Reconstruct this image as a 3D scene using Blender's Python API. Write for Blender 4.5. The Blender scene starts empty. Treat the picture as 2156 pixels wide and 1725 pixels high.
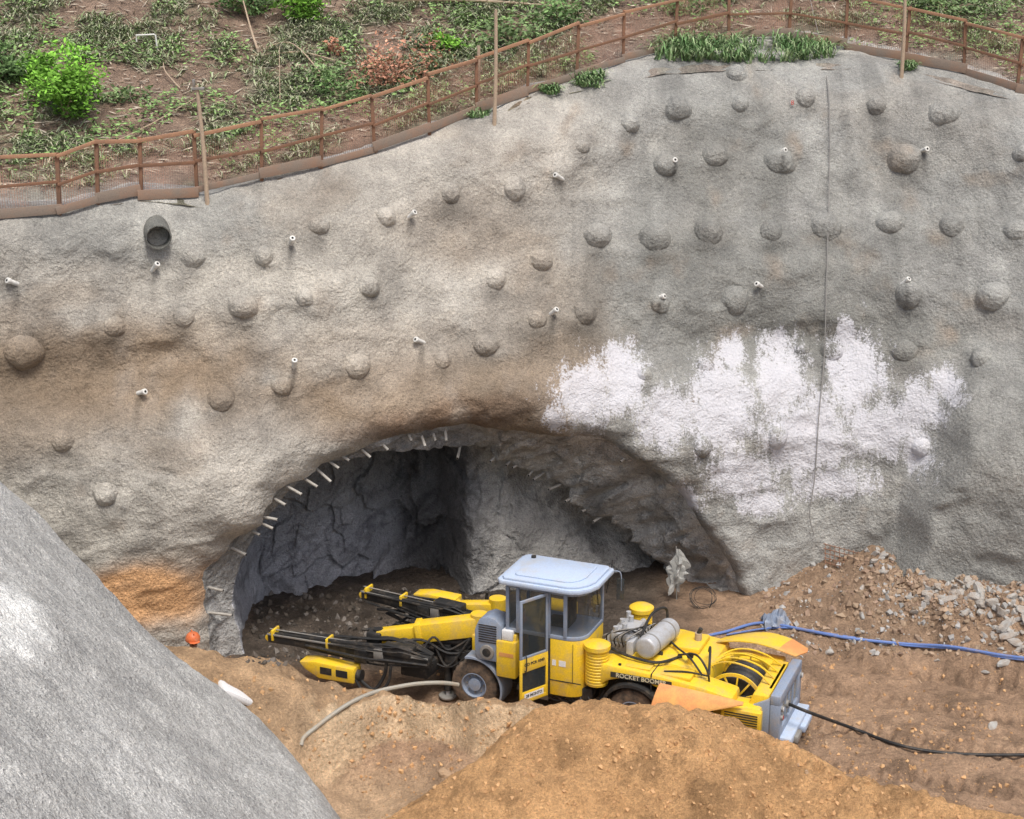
import bpy, bmesh, math, random
import numpy as np
from mathutils import Vector, Matrix, Euler
from mathutils.bvhtree import BVHTree
random.seed(7); rng=np.random.default_rng(7)
SC=bpy.context.scene
COLL=SC.collection
# ---------------------------------------------------------------- camera
PIT=math.radians(16); CZ=14.5; FP=3400.0
cam=bpy.data.cameras.new("camera"); camo=bpy.data.objects.new("camera",cam); COLL.objects.link(camo)
cam.sensor_width=36; cam.lens=FP/2156*36; cam.clip_end=2000
camo.location=(0,0,CZ); camo.rotation_euler=(math.pi/2-PIT,0,0); SC.camera=camo
CO=Vector((0,0,CZ)); FV=Vector((0,math.cos(PIT),-math.sin(PIT))); UV=Vector((0,math.sin(PIT),math.cos(PIT)))
def ray(px,py): return FV+Vector((1,0,0))*((px-1078)/FP)+UV*(-(py-862.5)/FP)
# ---------------------------------------------------------------- noise
def _h(ix,iy,iz,s):
    n=(ix*73856093)^(iy*19349663)^(iz*83492791)^(s*7919*31)
    n=n&0xffffffff
    n=((n^(n>>13))*1274126177)&0xffffffff
    n=n^(n>>16)
    n=(n*668265263)&0xffffffff
    n=n^(n>>15)
    return (n&0xffff)/65535.0
def vn(x,y,z=0.0,s=0):
    x,y,z=np.broadcast_arrays(np.asarray(x,float),np.asarray(y,float),np.asarray(z,float))
    ix=np.floor(x).astype(np.int64);iy=np.floor(y).astype(np.int64);iz=np.floor(z).astype(np.int64)
    fx=x-ix;fy=y-iy;fz=z-iz
    fx=fx*fx*(3-2*fx);fy=fy*fy*(3-2*fy);fz=fz*fz*(3-2*fz)
    r=0
    for a in (0,1):
        wx=fx if a else 1-fx
        for b in (0,1):
            wy=fy if b else 1-fy
            for c in (0,1):
                wz=fz if c else 1-fz
                r=r+wx*wy*wz*_h(ix+a,iy+b,iz+c,s)
    return r*2-1
def fbm(x,y,z=0.0,o=4,s=0,g=.5):
    r=0;a=1;t=0
    for k in range(o):
        r=r+a*vn(x*2.03**k+k*17.3,y*2.03**k-k*9.1,z*2.03**k+k*4.7,s+k);t+=a;a*=g
    return r/t
def sm(t): t=np.clip(t,0,1); return t*t*(3-2*t)
# ---------------------------------------------------------------- materials
def mat(name):
    m=bpy.data.materials.new(name); m.use_nodes=True; nt=m.node_tree
    return m,nt,nt.nodes["Principled BSDF"],nt.nodes,nt.links
def mathn(nt,op,a,b=None,clamp=False):
    n=nt.nodes.new("ShaderNodeMath"); n.operation=op; n.use_clamp=clamp
    for i,v in enumerate((a,b)):
        if v is None: continue
        if isinstance(v,(int,float)): n.inputs[i].default_value=v
        else: nt.links.new(v,n.inputs[i])
    return n.outputs[0]
def noisen(nt,vec,scale,detail=4,rough=.55):
    n=nt.nodes.new("ShaderNodeTexNoise"); n.inputs["Scale"].default_value=scale
    n.inputs["Detail"].default_value=detail; n.inputs["Roughness"].default_value=rough
    nt.links.new(vec,n.inputs["Vector"]); return n.outputs["Fac"]
def ramp(nt,fac,p0,p1,c0=(0,0,0,1),c1=(1,1,1,1)):
    r=nt.nodes.new("ShaderNodeValToRGB"); r.color_ramp.elements[0].position=p0; r.color_ramp.elements[1].position=p1
    r.color_ramp.elements[0].color=c0; r.color_ramp.elements[1].color=c1
    nt.links.new(fac,r.inputs[0]); return r.outputs[0]
def mix(nt,fac,a,b,mode='MIX'):
    n=nt.nodes.new("ShaderNodeMixRGB"); n.blend_type=mode
    for i,v in enumerate((fac,a,b)):
        if isinstance(v,(int,float)): n.inputs[i].default_value=v
        elif isinstance(v,tuple): n.inputs[i].default_value=v
        else: nt.links.new(v,n.inputs[i])
    return n.outputs[0]
def bump(nt,h,dist,strength=1.0,prev=None):
    b=nt.nodes.new("ShaderNodeBump"); b.inputs["Distance"].default_value=dist; b.inputs["Strength"].default_value=strength
    nt.links.new(h,b.inputs["Height"])
    if prev is not None: nt.links.new(prev,b.inputs["Normal"])
    return b.outputs["Normal"]
def attr(nt,name):
    a=nt.nodes.new("ShaderNodeAttribute"); a.attribute_name=name; return a
def pos(nt):
    return nt.nodes.new("ShaderNodeNewGeometry").outputs["Position"]
def gain(nt,c,f,lo,hi,p0=.3,p1=.7):
    return mix(nt,1.0,c,ramp(nt,f,p0,p1,(lo,lo,lo,1),(hi,hi,hi*.99,1)),'MULTIPLY')
def shotcrete(name,scale=1.0,b=.03,white=False,grain=1.0):
    m,nt,bs,N,L=mat(name); p=pos(nt)
    c=attr(nt,"Col").outputs["Color"]
    n1=noisen(nt,p,1.3*scale,5,.6); n2=noisen(nt,p,13*scale,3,.7); n3=noisen(nt,p,42*scale,2,.7)
    c=gain(nt,c,n1,.76,1.24); c=gain(nt,c,n3,1-.30*grain,1+.28*grain); c=gain(nt,c,n2,1-.18*grain,1+.16*grain)
    if white:
        wa=attr(nt,"white").outputs["Fac"]
        mp=N.new("ShaderNodeMapping"); mp.inputs["Scale"].default_value=(1.7,1,.6); L.new(p,mp.inputs["Vector"])
        na=noisen(nt,mp.outputs[0],2.4,8,.78); nb=noisen(nt,p,20,4,.8)
        s=mathn(nt,'ADD',wa,mathn(nt,'MULTIPLY',mathn(nt,'SUBTRACT',na,.5),3.2))
        s=mathn(nt,'ADD',s,mathn(nt,'MULTIPLY',mathn(nt,'SUBTRACT',nb,.5),2.4))
        f=ramp(nt,s,.40,.72)
        c=mix(nt,mathn(nt,'MULTIPLY',f,.80),c,(.66,.655,.69,1))
    L.new(c,bs.inputs["Base Color"]); bs.inputs["Roughness"].default_value=.92
    bs.inputs["Specular IOR Level"].default_value=.25
    v=N.new("ShaderNodeTexVoronoi"); v.inputs["Scale"].default_value=15*scale; L.new(p,v.inputs["Vector"])
    n4=noisen(nt,p,6*scale,4,.7)
    h=mathn(nt,'ADD',mathn(nt,'MULTIPLY',v.outputs["Distance"],.5),n2)
    nn=bump(nt,n4,b*1.6,.8); nn=bump(nt,h,b,1,nn); nn=bump(nt,n3,b*.45,1,nn)
    L.new(nn,bs.inputs["Normal"]); return m
def soil(name):
    m,nt,bs,N,L=mat(name); p=pos(nt)
    c=attr(nt,"Col").outputs["Color"]
    n1=noisen(nt,p,2.2,6,.68); n2=noisen(nt,p,17,4,.7); n3=noisen(nt,p,60,2,.6)
    c=gain(nt,c,n1,.70,1.25); c=gain(nt,c,n2,.74,1.22); c=gain(nt,c,n3,.80,1.2)
    L.new(c,bs.inputs["Base Color"])
    w=attr(nt,"wet").outputs["Fac"]
    L.new(ramp(nt,mathn(nt,'ADD',w,mathn(nt,'MULTIPLY',mathn(nt,'SUBTRACT',n1,.5),.8)),.3,.9,(.95,.95,.95,1),(.4,.4,.4,1)),bs.inputs["Roughness"])
    bs.inputs["Specular IOR Level"].default_value=.25
    v=N.new("ShaderNodeTexVoronoi"); v.inputs["Scale"].default_value=11; L.new(p,v.inputs["Vector"])
    nn=bump(nt,noisen(nt,p,5,6,.7),.18,1.0); nn=bump(nt,mathn(nt,'ADD',n2,mathn(nt,'MULTIPLY',v.outputs["Distance"],-.5)),.055,1,nn); nn=bump(nt,n3,.016,1,nn)
    L.new(nn,bs.inputs["Normal"]); return m
def simple(name,col,rough=.6,metal=0,dirt=None,dirtamt=.5,dscale=3.0,alpha=1,bumpd=.003,spec=.4):
    m,nt,bs,N,L=mat(name); p=pos(nt)
    n1=noisen(nt,p,dscale,6,.7); n2=noisen(nt,p,40,3,.6)
    c=gain(nt,(*col,1),n2,.86,1.1)
    if dirt:
        f=ramp(nt,n1,.62-dirtamt*.35,.85-dirtamt*.2)
        c=mix(nt,mathn(nt,'MULTIPLY',f,.8),c,(*dirt,1))
    L.new(c,bs.inputs["Base Color"]); bs.inputs["Roughness"].default_value=rough
    bs.inputs["Metallic"].default_value=metal; bs.inputs["Alpha"].default_value=alpha
    bs.inputs["Specular IOR Level"].default_value=spec
    if bumpd: L.new(bump(nt,n2,bumpd,1),bs.inputs["Normal"])
    return m
def colmat(name,rough=.7):
    m,nt,bs,N,L=mat(name)
    L.new(attr(nt,"Col").outputs["Color"],bs.inputs["Base Color"]); bs.inputs["Roughness"].default_value=rough
    bs.inputs["Specular IOR Level"].default_value=.2
    return m
M_wall=shotcrete("shotcrete_wall",1,.034,True)
M_cav=shotcrete("shotcrete_tunnel",.9,.055)
M_berm=shotcrete("shotcrete_bank",1.05,.045,False,1.5)
M_soil=soil("soil"); M_leaf=colmat("foliage")
M_rust=simple("rusty_steel",(.24,.125,.075),.85,0,(.12,.08,.055),.5,2)
M_rail=simple("rusty_rail",(.40,.22,.13),.85,0,(.20,.12,.08),.55,2)
M_board=simple("weathered_board",(.25,.20,.16),.9,0,(.36,.19,.11),.5,1.2,bumpd=.006)
M_wood=simple("bare_wood",(.46,.35,.25),.85,0,(.30,.23,.17),.4,4,bumpd=.004)
M_pvc=simple("white_plastic",(.70,.69,.65),.5,0,(.3,.28,.25),.3,8)
M_pipe=simple("pale_steel_pipe",(.42,.40,.36),.6,0,(.22,.19,.16),.55,6)
M_dark=simple("black_rubber",(.022,.022,.022),.6,0,(.14,.11,.08),.35,5)
M_hole=simple("dark_inside",(.01,.01,.01),.9)
M_steel=simple("grey_steel",(.28,.27,.25),.6,.2,(.22,.15,.1),.4,5)
M_yel=simple("yellow_paint",(.80,.53,.03),.42,0,(.45,.33,.18),.42,3.5,spec=.45,bumpd=.001)
M_org=simple("orange_paint",(.66,.28,.10),.6,0,(.66,.46,.12),.5,2.4,bumpd=.002)
M_blue=simple("blue_grey_paint",(.25,.30,.39),.45,0,(.36,.31,.25),.38,4,bumpd=.001)
M_roof=simple("pale_roof_paint",(.44,.53,.68),.42,0,(.46,.45,.42),.45,3,bumpd=.001)
M_silver=simple("silver_metal",(.46,.47,.49),.4,.15,(.33,.28,.22),.4,6)
M_tyre=simple("muddy_tyre",(.035,.033,.03),.9,0,(.27,.18,.115),.8,6,bumpd=.01)
M_glass=simple("cab_glass",(.05,.06,.065),.06,0,alpha=.42,bumpd=0,spec=.6)
M_decal=simple("dark_decal",(.04,.04,.035),.5); M_white=simple("white_decal",(.72,.72,.72),.5)
M_text=simple("decal_lettering",(.62,.56,.38),.5); M_red=simple("red_paint",(.40,.04,.03),.6)
M_bhose=simple("blue_hose",(.12,.20,.46),.5,0,(.35,.27,.2),.35,6)
M_ghose=simple("grey_hose",(.34,.32,.27),.6,0,(.38,.28,.18),.4,6)
M_rope=simple("grey_cable",(.24,.23,.215),.8)
M_rock=simple("grey_rock",(.41,.41,.39),.85,0,(.31,.22,.15),.75,5,bumpd=.02)
M_brock=simple("brown_rock",(.40,.28,.18),.9,0,(.45,.30,.17),.5,6,bumpd=.02)
M_helm=simple("orange_helmet",(.62,.15,.05),.45,bumpd=0,dirt=(.5,.3,.2),dirtamt=.3,dscale=9); M_skin=simple("skin",(.36,.20,.13),.5,bumpd=0)
M_cloth=simple("work_clothes",(.10,.10,.13),.9); M_vest=simple("orange_vest",(.5,.16,.06),.8)
M_bag=simple("plastic_sheeting",(.46,.46,.43),.4,0,alpha=.75,bumpd=.01)
def netting():
    m,nt,bs,N,L=mat("fence_netting"); uv=N.new("ShaderNodeUVMap")
    sx=N.new("ShaderNodeSeparateXYZ"); L.new(uv.outputs[0],sx.inputs[0])
    a=mathn(nt,'ABSOLUTE',mathn(nt,'SUBTRACT',mathn(nt,'FRACT',mathn(nt,'MULTIPLY',sx.outputs[0],20.0)),.5))
    b=mathn(nt,'ABSOLUTE',mathn(nt,'SUBTRACT',mathn(nt,'FRACT',mathn(nt,'MULTIPLY',sx.outputs[1],26.0)),.5))
    k=mathn(nt,'MAXIMUM',mathn(nt,'GREATER_THAN',a,.40),mathn(nt,'GREATER_THAN',b,.385))
    p=pos(nt); nz=noisen(nt,p,1.7,5,.65)
    k=mathn(nt,'MULTIPLY',k,ramp(nt,nz,.36,.62,(.40,.40,.40,1),(1,1,1,1)))
    L.new(k,bs.inputs["Alpha"])
    L.new(ramp(nt,nz,.35,.65,(.33,.20,.15,1),(.56,.32,.23,1)),bs.inputs["Base Color"]); bs.inputs["Roughness"].default_value=.9
    return m
M_net=netting()
# ---------------------------------------------------------------- object helpers
def reg(o,label,cat,group=None,kind=None):
    o["label"]=label; o["category"]=cat
    if group: o["group"]=group
    if kind: o["kind"]=kind
    return o
def setcol(me,name,C):
    a=me.color_attributes.new(name,'FLOAT_COLOR','POINT')
    C=np.asarray(C,dtype=np.float32)
    if C.ndim==1: C=np.repeat(C[:,None],3,1)
    A=np.ones((C.shape[0],4),np.float32); A[:,:3]=C[:,:3]; a.data.foreach_set("color",A.ravel())
def mkobj(name,me,parent=None):
    o=bpy.data.objects.new(name,me); COLL.objects.link(o)
    if parent: o.parent=parent
    return o
def pymesh(name,V,Fc,mats,smooth=True):
    me=bpy.data.meshes.new(name); me.from_pydata([tuple(v) for v in V],[],[tuple(f) for f in Fc])
    for m in mats: me.materials.append(m)
    if smooth: me.shade_smooth()
    me.update(); return me
def gridfaces(nr,nc,keep=None):
    i=np.arange(nr-1)[:,None]*nc+np.arange(nc-1)[None,:]
    F=np.stack([i,i+1,i+nc+1,i+nc],-1).reshape(-1,4)
    if keep is not None: F=F[keep.ravel()]
    return F
class MB:
    def __init__(s): s.main=bmesh.new(); s.bm=s.main; s.mats=[]
    def mi(s,m):
        if m not in s.mats: s.mats.append(m)
        return s.mats.index(m)
    def start(s): s.bm=bmesh.new()
    def end(s,m):
        k=s.mi(m)
        for f in s.bm.faces: f.material_index=k
        me=bpy.data.meshes.new("tmp"); s.bm.to_mesh(me); s.bm.free(); s.main.from_mesh(me); bpy.data.meshes.remove(me); s.bm=s.main
    def box(s,x0,x1,y0,y1,z0,z1,m,b=.015,M=None):
        s.start()
        T=Matrix.Translation(((x0+x1)/2,(y0+y1)/2,(z0+z1)/2))@Matrix.Diagonal((abs(x1-x0),abs(y1-y0),abs(z1-z0),1))
        if M is not None: T=M@T
        bmesh.ops.create_cube(s.bm,size=1,matrix=T)
        if b>0:
            b=min(b,.4*min(abs(x1-x0),abs(y1-y0),abs(z1-z0)))
            bmesh.ops.bevel(s.bm,geom=s.bm.edges[:],offset=b,segments=2,affect='EDGES',profile=.5)
        s.end(m)
    def beam(s,p0,p1,w,h,m,b=.01):
        p0=Vector(p0);p1=Vector(p1); d=p1-p0; L=d.length
        z=Vector((0,0,1)); x=d.normalized()
        if abs(x.z)>.98: z=Vector((0,1,0))
        y=z.cross(x).normalized(); z=x.cross(y)
        M=Matrix((x,y,z)).transposed().to_4x4(); M.translation=p0
        s.box(0,L,-w/2,w/2,-h/2,h/2,m,b,M)
    def cyl(s,p0,p1,r,m,r2=None,n=20,b=0):
        s.start(); p0=Vector(p0);p1=Vector(p1); d=p1-p0
        M=Matrix.Translation((p0+p1)/2)@d.to_track_quat('Z','Y').to_matrix().to_4x4()
        bmesh.ops.create_cone(s.bm,cap_ends=True,segments=n,radius1=r,radius2=r if r2 is None else r2,depth=d.length,matrix=M)
        if b>0:
            es=[e for e in s.bm.edges if any(len(f.verts)>4 for f in e.link_faces)]
            bmesh.ops.bevel(s.bm,geom=es,offset=b,segments=3,affect='EDGES',profile=.5)
        s.end(m)
    def prism(s,prof,y0,y1,m,b=.012,axis='y'):
        s.start()
        def P(u,v,t): return (u,t,v) if axis=='y' else (u,v,t)
        A=[s.bm.verts.new(P(u,v,y0)) for u,v in prof]; B=[s.bm.verts.new(P(u,v,y1)) for u,v in prof]
        n=len(prof); fs=[s.bm.faces.new(A[::-1]),s.bm.faces.new(B)]
        for i in range(n): fs.append(s.bm.faces.new([A[i],A[(i+1)%n],B[(i+1)%n],B[i]]))
        bmesh.ops.recalc_face_normals(s.bm,faces=fs)
        if b>0: bmesh.ops.bevel(s.bm,geom=s.bm.edges[:],offset=b,segments=2,affect='EDGES',profile=.5)
        s.end(m)
    def tube(s,pts,r,m,n=8,smooth=True):
        s.start()
        P=[Vector(p) for p in pts]
        if smooth and len(P)>2: P=catmull(P,6)
        prev=None; rings=[]
        for i,p in enumerate(P):
            t=(P[min(i+1,len(P)-1)]-P[max(i-1,0)]).normalized()
            if prev is None:
                a=Vector((0,0,1)) if abs(t.z)<.9 else Vector((1,0,0)); u=t.cross(a).normalized()
            else:
                u=(prev-t*prev.dot(t)).normalized()
            prev=u; w=t.cross(u)
            rr=r(i/(len(P)-1)) if callable(r) else r
            rings.append([s.bm.verts.new(p+(u*math.cos(a)+w*math.sin(a))*rr) for a in [2*math.pi*k/n for k in range(n)]])
        for i in range(len(rings)-1):
            for k in range(n): s.bm.faces.new([rings[i][k],rings[i][(k+1)%n],rings[i+1][(k+1)%n],rings[i+1][k]])
        s.bm.faces.new(rings[0][::-1]); s.bm.faces.new(rings[-1]); s.end(m)
    def lathe(s,prof,c,m,n=40,axis='y',a0=0,a1=2*math.pi,fn=None):
        s.start(); rings=[]; full=abs(a1-a0-2*math.pi)<1e-6; k=n if full else n+1
        for i in range(k):
            a=a0+(a1-a0)*i/n; row=[]
            for (o,r) in prof:
                if fn: r=fn(a,o,r)
                if axis=='y': v=(c[0]+r*math.cos(a),c[1]+o,c[2]+r*math.sin(a))
                else: v=(c[0]+r*math.cos(a),c[1]+r*math.sin(a),c[2]+o)
                row.append(s.bm.verts.new(v))
            rings.append(row)
        fs=[]
        for i in range(n):
            A=rings[i];B=rings[(i+1)%k]
            for j in range(len(prof)-1): fs.append(s.bm.faces.new([A[j],A[j+1],B[j+1],B[j]]))
        bmesh.ops.recalc_face_normals(s.bm,faces=fs); s.end(m)
    def skin(s,secs,m,thick=.02):
        s.start(); nr=len(secs); nc=len(secs[0]); A=[[Vector(v) for v in r] for r in secs]
        up=[[s.bm.verts.new(v) for v in r] for r in A]; lo=[[s.bm.verts.new(v-Vector((0,0,thick))) for v in r] for r in A]; fs=[]
        for i in range(nr-1):
            for j in range(nc-1):
                fs.append(s.bm.faces.new([up[i][j],up[i][j+1],up[i+1][j+1],up[i+1][j]])); fs.append(s.bm.faces.new([lo[i][j],lo[i+1][j],lo[i+1][j+1],lo[i][j+1]]))
        for i in range(nr-1):
            for j in (0,nc-1): fs.append(s.bm.faces.new([up[i][j],up[i+1][j],lo[i+1][j],lo[i][j]]))
        for j in range(nc-1):
            for i in (0,nr-1): fs.append(s.bm.faces.new([up[i][j],lo[i][j],lo[i][j+1],up[i][j+1]]))
        bmesh.ops.recalc_face_normals(s.bm,faces=fs); s.end(m)
    def done(s,name,parent=None,angle=35):
        me=bpy.data.meshes.new(name); s.main.to_mesh(me); s.main.free()
        for m in s.mats: me.materials.append(m)
        me.shade_smooth(); me.set_sharp_from_angle(angle=math.radians(angle))
        return mkobj(name,me,parent)
def catmull(P,k):
    out=[]; n=len(P)
    for i in range(n-1):
        p0=P[max(i-1,0)];p1=P[i];p2=P[i+1];p3=P[min(i+2,n-1)]
        for j in range(k):
            t=j/k; out.append(.5*((2*p1)+(p2-p0)*t+(2*p0-5*p1+4*p2-p3)*t*t+(3*p1-p0-3*p2+p3)*t**3))
    out.append(P[-1]); return out
def empty(name,loc=(0,0,0),rz=0):
    o=bpy.data.objects.new(name,None); o.empty_display_size=.3; o.location=loc; o.rotation_euler=(0,0,rz); COLL.objects.link(o); return o
# ---------------------------------------------------------------- wall shape
tx=np.linspace(-60,60,2401)
ty=np.interp(tx,[-60,-20,-12.5,-9,-5.6,-2,2,5.4,7.5,9,10.5,12,14,20,60],[20,27.5,29.4,30.3,31.3,32.9,34.2,34.9,35.0,34.8,34.0,33.0,32.0,29,20])
k=np.exp(-.5*(np.arange(-40,41)/14.)**2); k/=k.sum(); ty=np.convolve(np.pad(ty,40,'edge'),k,'valid')
BUMPS=[]
def xedge(z): return 8.75+.38*(z-2.0)
def Yw(x,z):
    x=np.asarray(x,float);z=np.asarray(z,float)
    U=np.interp(x,[-14,-8,0,6,10,14],[.34,.38,.50,.58,.70,.80])
    q=z-4.6; hi=.5*(q+np.sqrt(q*q+1.2))
    y=np.interp(x,tx,ty)+.13*z+(U-.13)*hi
    y=y-1.35*sm((x-xedge(z)+.12*np.sin(z*3))/.5)*(1-sm((z-3.4)/3.0))
    for (bx,bz,sx,sz,a) in BUMPS: y=y+a*np.exp(-.5*(((x-bx)/sx)**2+((z-bz)/sz)**2))
    return y
def hitY(px,py):
    d=ray(px,py); f=lambda t: float(CO.y+d.y*t-Yw(d.x*t,CZ+d.z*t))
    a=15.;b=a
    while f(b)<0 and b<80: a=b;b+=.4
    for _ in range(25):
        c=(a+b)/2
        if f(c)<0:a=c
        else:b=c
    return CO+d*b
_b=[]
for (px,py,sx,sz,a) in [(480,1000,1.6,1.0,-.45),(850,850,2.6,.5,-.35),(1380,300,1.0,1.4,.35),(1250,820,1.0,.8,-.3),
    (1130,640,.5,1.2,-.25),(300,620,1.6,.8,.25),(1650,720,2.5,.35,.32),(1650,560,2.5,.6,-.3),(200,800,1.4,.5,.35),(700,600,1.5,1.3,-.3),(1500,900,1.6,1.0,-.3),(60,460,1.5,.5,-.2),(1230,960,.5,.3,-.25),
    (620,860,1.2,.35,.25),(560,1060,.6,.3,-.2),(1150,330,.8,.6,-.2)]:
    p=hitY(px,py); _b.append((p.x,p.z,sx,sz,a))
BUMPS=_b
rimpx=[(-200,470),(0,458),(80,458),(130,450),(200,432),(270,420),(340,425),(420,433),(550,392),(680,362),(800,327),(900,292),(1030,262),(1110,212),(1213,190),(1312,168),(1400,150),(1500,143),(1650,143),(1750,140),(1830,140),(1950,160),(2156,210),(2300,260)]
_r=[hitY(*p) for p in rimpx]
def rimz(x): return np.interp(x,[p.x for p in _r],[p.z for p in _r])
def rimy(x): return Yw(x,rimz(x))+.5
PAIR=[((455,1400),(520,1400)),((440,1340),(505,1330)),((433,1270),(490,1270)),((445,1195),(500,1200)),((485,1145),(530,1140)),((545,1105),(575,1080)),((580,1045),(625,1020)),((640,1000),(680,980)),((710,962),(750,962)),((790,935),(830,950)),((880,905),(900,940)),((960,898),(970,938)),((1050,905),(1050,952)),((1150,915),(1130,990)),((1245,922),(1200,1040)),((1350,975),(1275,1090)),((1440,1050),(1355,1150)),((1510,1140),(1415,1210)),((1550,1210),(1455,1270)),((1570,1290),(1490,1310))]
lip=[hitY(*a) for a,b in PAIR]
def paramsample(P,n):
    P=catmull(P,12); A=np.array([tuple(p) for p in P]); t=np.linspace(0,len(A)-1,n)
    return np.stack([np.interp(t,np.arange(len(A)),A[:,k]) for k in range(3)],1)
NS=360
Lp=paramsample(lip,NS)
tn=np.linspace(0,1,NS)
jn=fbm(tn*27,np.zeros(NS),0,4,5,.6)*.20
cx,cz=-1.0,1.5
rad=np.stack([Lp[:,0]-cx,Lp[:,2]-cz],1); rad/=np.linalg.norm(rad,axis=1)[:,None]
Lp[:,0]+=rad[:,0]*jn; Lp[:,2]+=rad[:,1]*jn
poly=np.vstack([[Lp[0,0]-.05,-2.5],Lp[:,[0,2]],[Lp[-1,0]+.05,-2.5]])
def inside(X,Z):
    r=np.zeros(X.shape,bool); n=len(poly)
    for i in range(n):
        x1,z1=poly[i];x2,z2=poly[(i+1)%n]
        if z1==z2: continue
        c=((z1>Z)!=(z2>Z))&(X<(x2-x1)*(Z-z1)/(z2-z1)+x1); r^=c
    return r
def dist(X,Z):
    D=np.full(X.shape,1e9);NX=X.copy();NZ=Z.copy()
    for i in range(len(poly)-1):
        a=poly[i];b=poly[i+1];ab=b-a;L2=ab@ab+1e-9
        t=np.clip(((X-a[0])*ab[0]+(Z-a[1])*ab[1])/L2,0,1)
        qx=a[0]+t*ab[0];qz=a[1]+t*ab[1];d=np.hypot(X-qx,Z-qz); m=d<D
        D[m]=d[m];NX[m]=qx[m];NZ[m]=qz[m]
    return D,NX,NZ
BOLTS=[(947,410,18),(1082,400,20),(1225,310,13),(1327,263,17),(1428,230,20),(1558,222,16),(1697,208,16),(1845,225,16),(1988,243,24),(1400,350,20),(1505,332,18),(1640,342,24),(1905,338,24),(812,458,16),(670,478,18),(555,540,16),(403,545,20),(640,628,16),(778,608,18),(510,648,22),(385,670,18),(1043,590,20),(1140,552,18),(1258,500,25),(1378,505,26),(1492,492,26),(1622,492,20),(1740,482,24),(1873,472,22),(2005,478,20),(2142,488,18),(1390,640,18),(1548,635,22),(1915,625,20),(2092,628,24),(1230,662,18),(1130,675,18),(1022,730,20),(930,760,16),(752,775,20),(593,815,18),(465,845,22),(48,745,26),(240,690,18),(222,1045,20),(1748,742,18),(1908,742,20),(2066,755,18),(1484,770,15),(1358,790,13),(1637,918,18),(1478,943,18),(1940,945,15),(1550,157,16),(2154,325,14),(130,930,18),(1690,735,12)]
BW=[(hitY(a,b),r/FP) for a,b,r in BOLTS]
DRAINS=[(34,597),(322,568),(612,513),(861,458),(1180,375),(1415,342),(1641,320),(1941,318),(1602,603),(1900,598),(1383,627),(1160,661),(888,720),(619,772),(292,828)]
DW=[hitY(a,b) for a,b in DRAINS]
def wy(X,Z,D):
    y=Yw(X,Z)
    rz=rimz(X); q=np.clip((Z-(rz-1.0))/1.0,0,1); y=y+.5*q*q
    sc=.35-.22*sm((X-1.5)/1.5)
    y=y-.45*(1-np.exp(-(D/sc)))*np.exp(-D/2.5)
    y=y+.20*fbm(X*.55,Z*.8,y*.3,3,11)+.075*fbm(X*1.6,Z*2.0,0,3,12)+.03*fbm(X*5,Z*5,0,3,13)+.016*fbm(X*13,Z*13,0,2,14)
    rg=1-np.abs(fbm(X*.9+Z*.3,Z*1.3,0,3,17))*2.6; y=y-.045*np.clip(rg,0,1)**3
    for p,r in BW:
        R=r*(p-CO).length
        y=y-.06*np.exp(-.5*((X-p.x)**2+(Z-p.z)**2)/(R*1.25)**2)
    return y
PATCH=[]
def pat(px,py,sx,sz,c,s): p=hitY(px,py); PATCH.append((p.x,p.z,sx,sz,c,s))
BR=(.235,.175,.12);DB=(.18,.12,.08);PAL=(.47,.44,.395);DG=(.205,.205,.19);SO=(.55,.31,.15)
for a in [(250,770,2.0,.65,BR,.8),(60,860,1.4,.8,BR,.65),(420,740,1.2,.55,BR,.65),(620,870,1.2,.4,BR,.5),(860,820,2.4,.5,BR,.8),(1000,870,1.3,.35,DB,.75),(880,890,1.6,.2,DB,.6),(1210,960,.6,.4,DB,.85),(1130,900,.6,.3,BR,.7),
 (1230,670,.5,.9,BR,.45),(1130,600,.5,.6,BR,.45),(560,1000,.9,.9,PAL,.8),(150,1080,1.3,1.0,(.40,.38,.34),.6),(1100,330,1.3,.9,PAL,.6),(850,620,2.0,1.0,PAL,.55),(600,600,2,.8,(.40,.375,.33),.5),(300,470,1.8,.6,(.31,.315,.30),.6),
 (1550,620,2.8,1.0,DG,.7),(1750,700,2.5,.45,DG,.75),(1540,330,1.2,1.1,DG,.6),(1400,450,.8,1.0,DG,.45),(1900,400,1.8,1.0,DG,.35),(310,1245,1.0,.5,SO,.95),(1000,480,1.3,.6,BR,.3),(1180,750,.8,.4,BR,.4),(1650,1130,1.5,.6,(.38,.375,.355),.6),(760,730,1.5,.4,BR,.3),(30,700,.8,.4,BR,.4)]: pat(*a)
WH=[]
for px,py,sx,sz in [(1230,830,.65,.65),(1310,800,.5,.6),(1400,870,.6,.6),(1520,850,.8,.9),(1640,800,.6,.8),(1800,780,.6,.8),(1700,920,1.0,.9),(1850,900,.8,.6),(1990,810,.35,.35),(1560,990,.8,.5),(1430,1050,.4,.4),(1750,1010,.9,.35),(1930,940,.35,.5),(1540,740,.3,.35),(1640,715,.2,.3),(1780,700,.25,.35),(1930,850,.5,.5),(1290,740,.25,.25),(1170,870,.25,.3),(1600,1050,.5,.3)]:
    p=hitY(px,py); WH.append((p.x,p.z,sx,sz))
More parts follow.
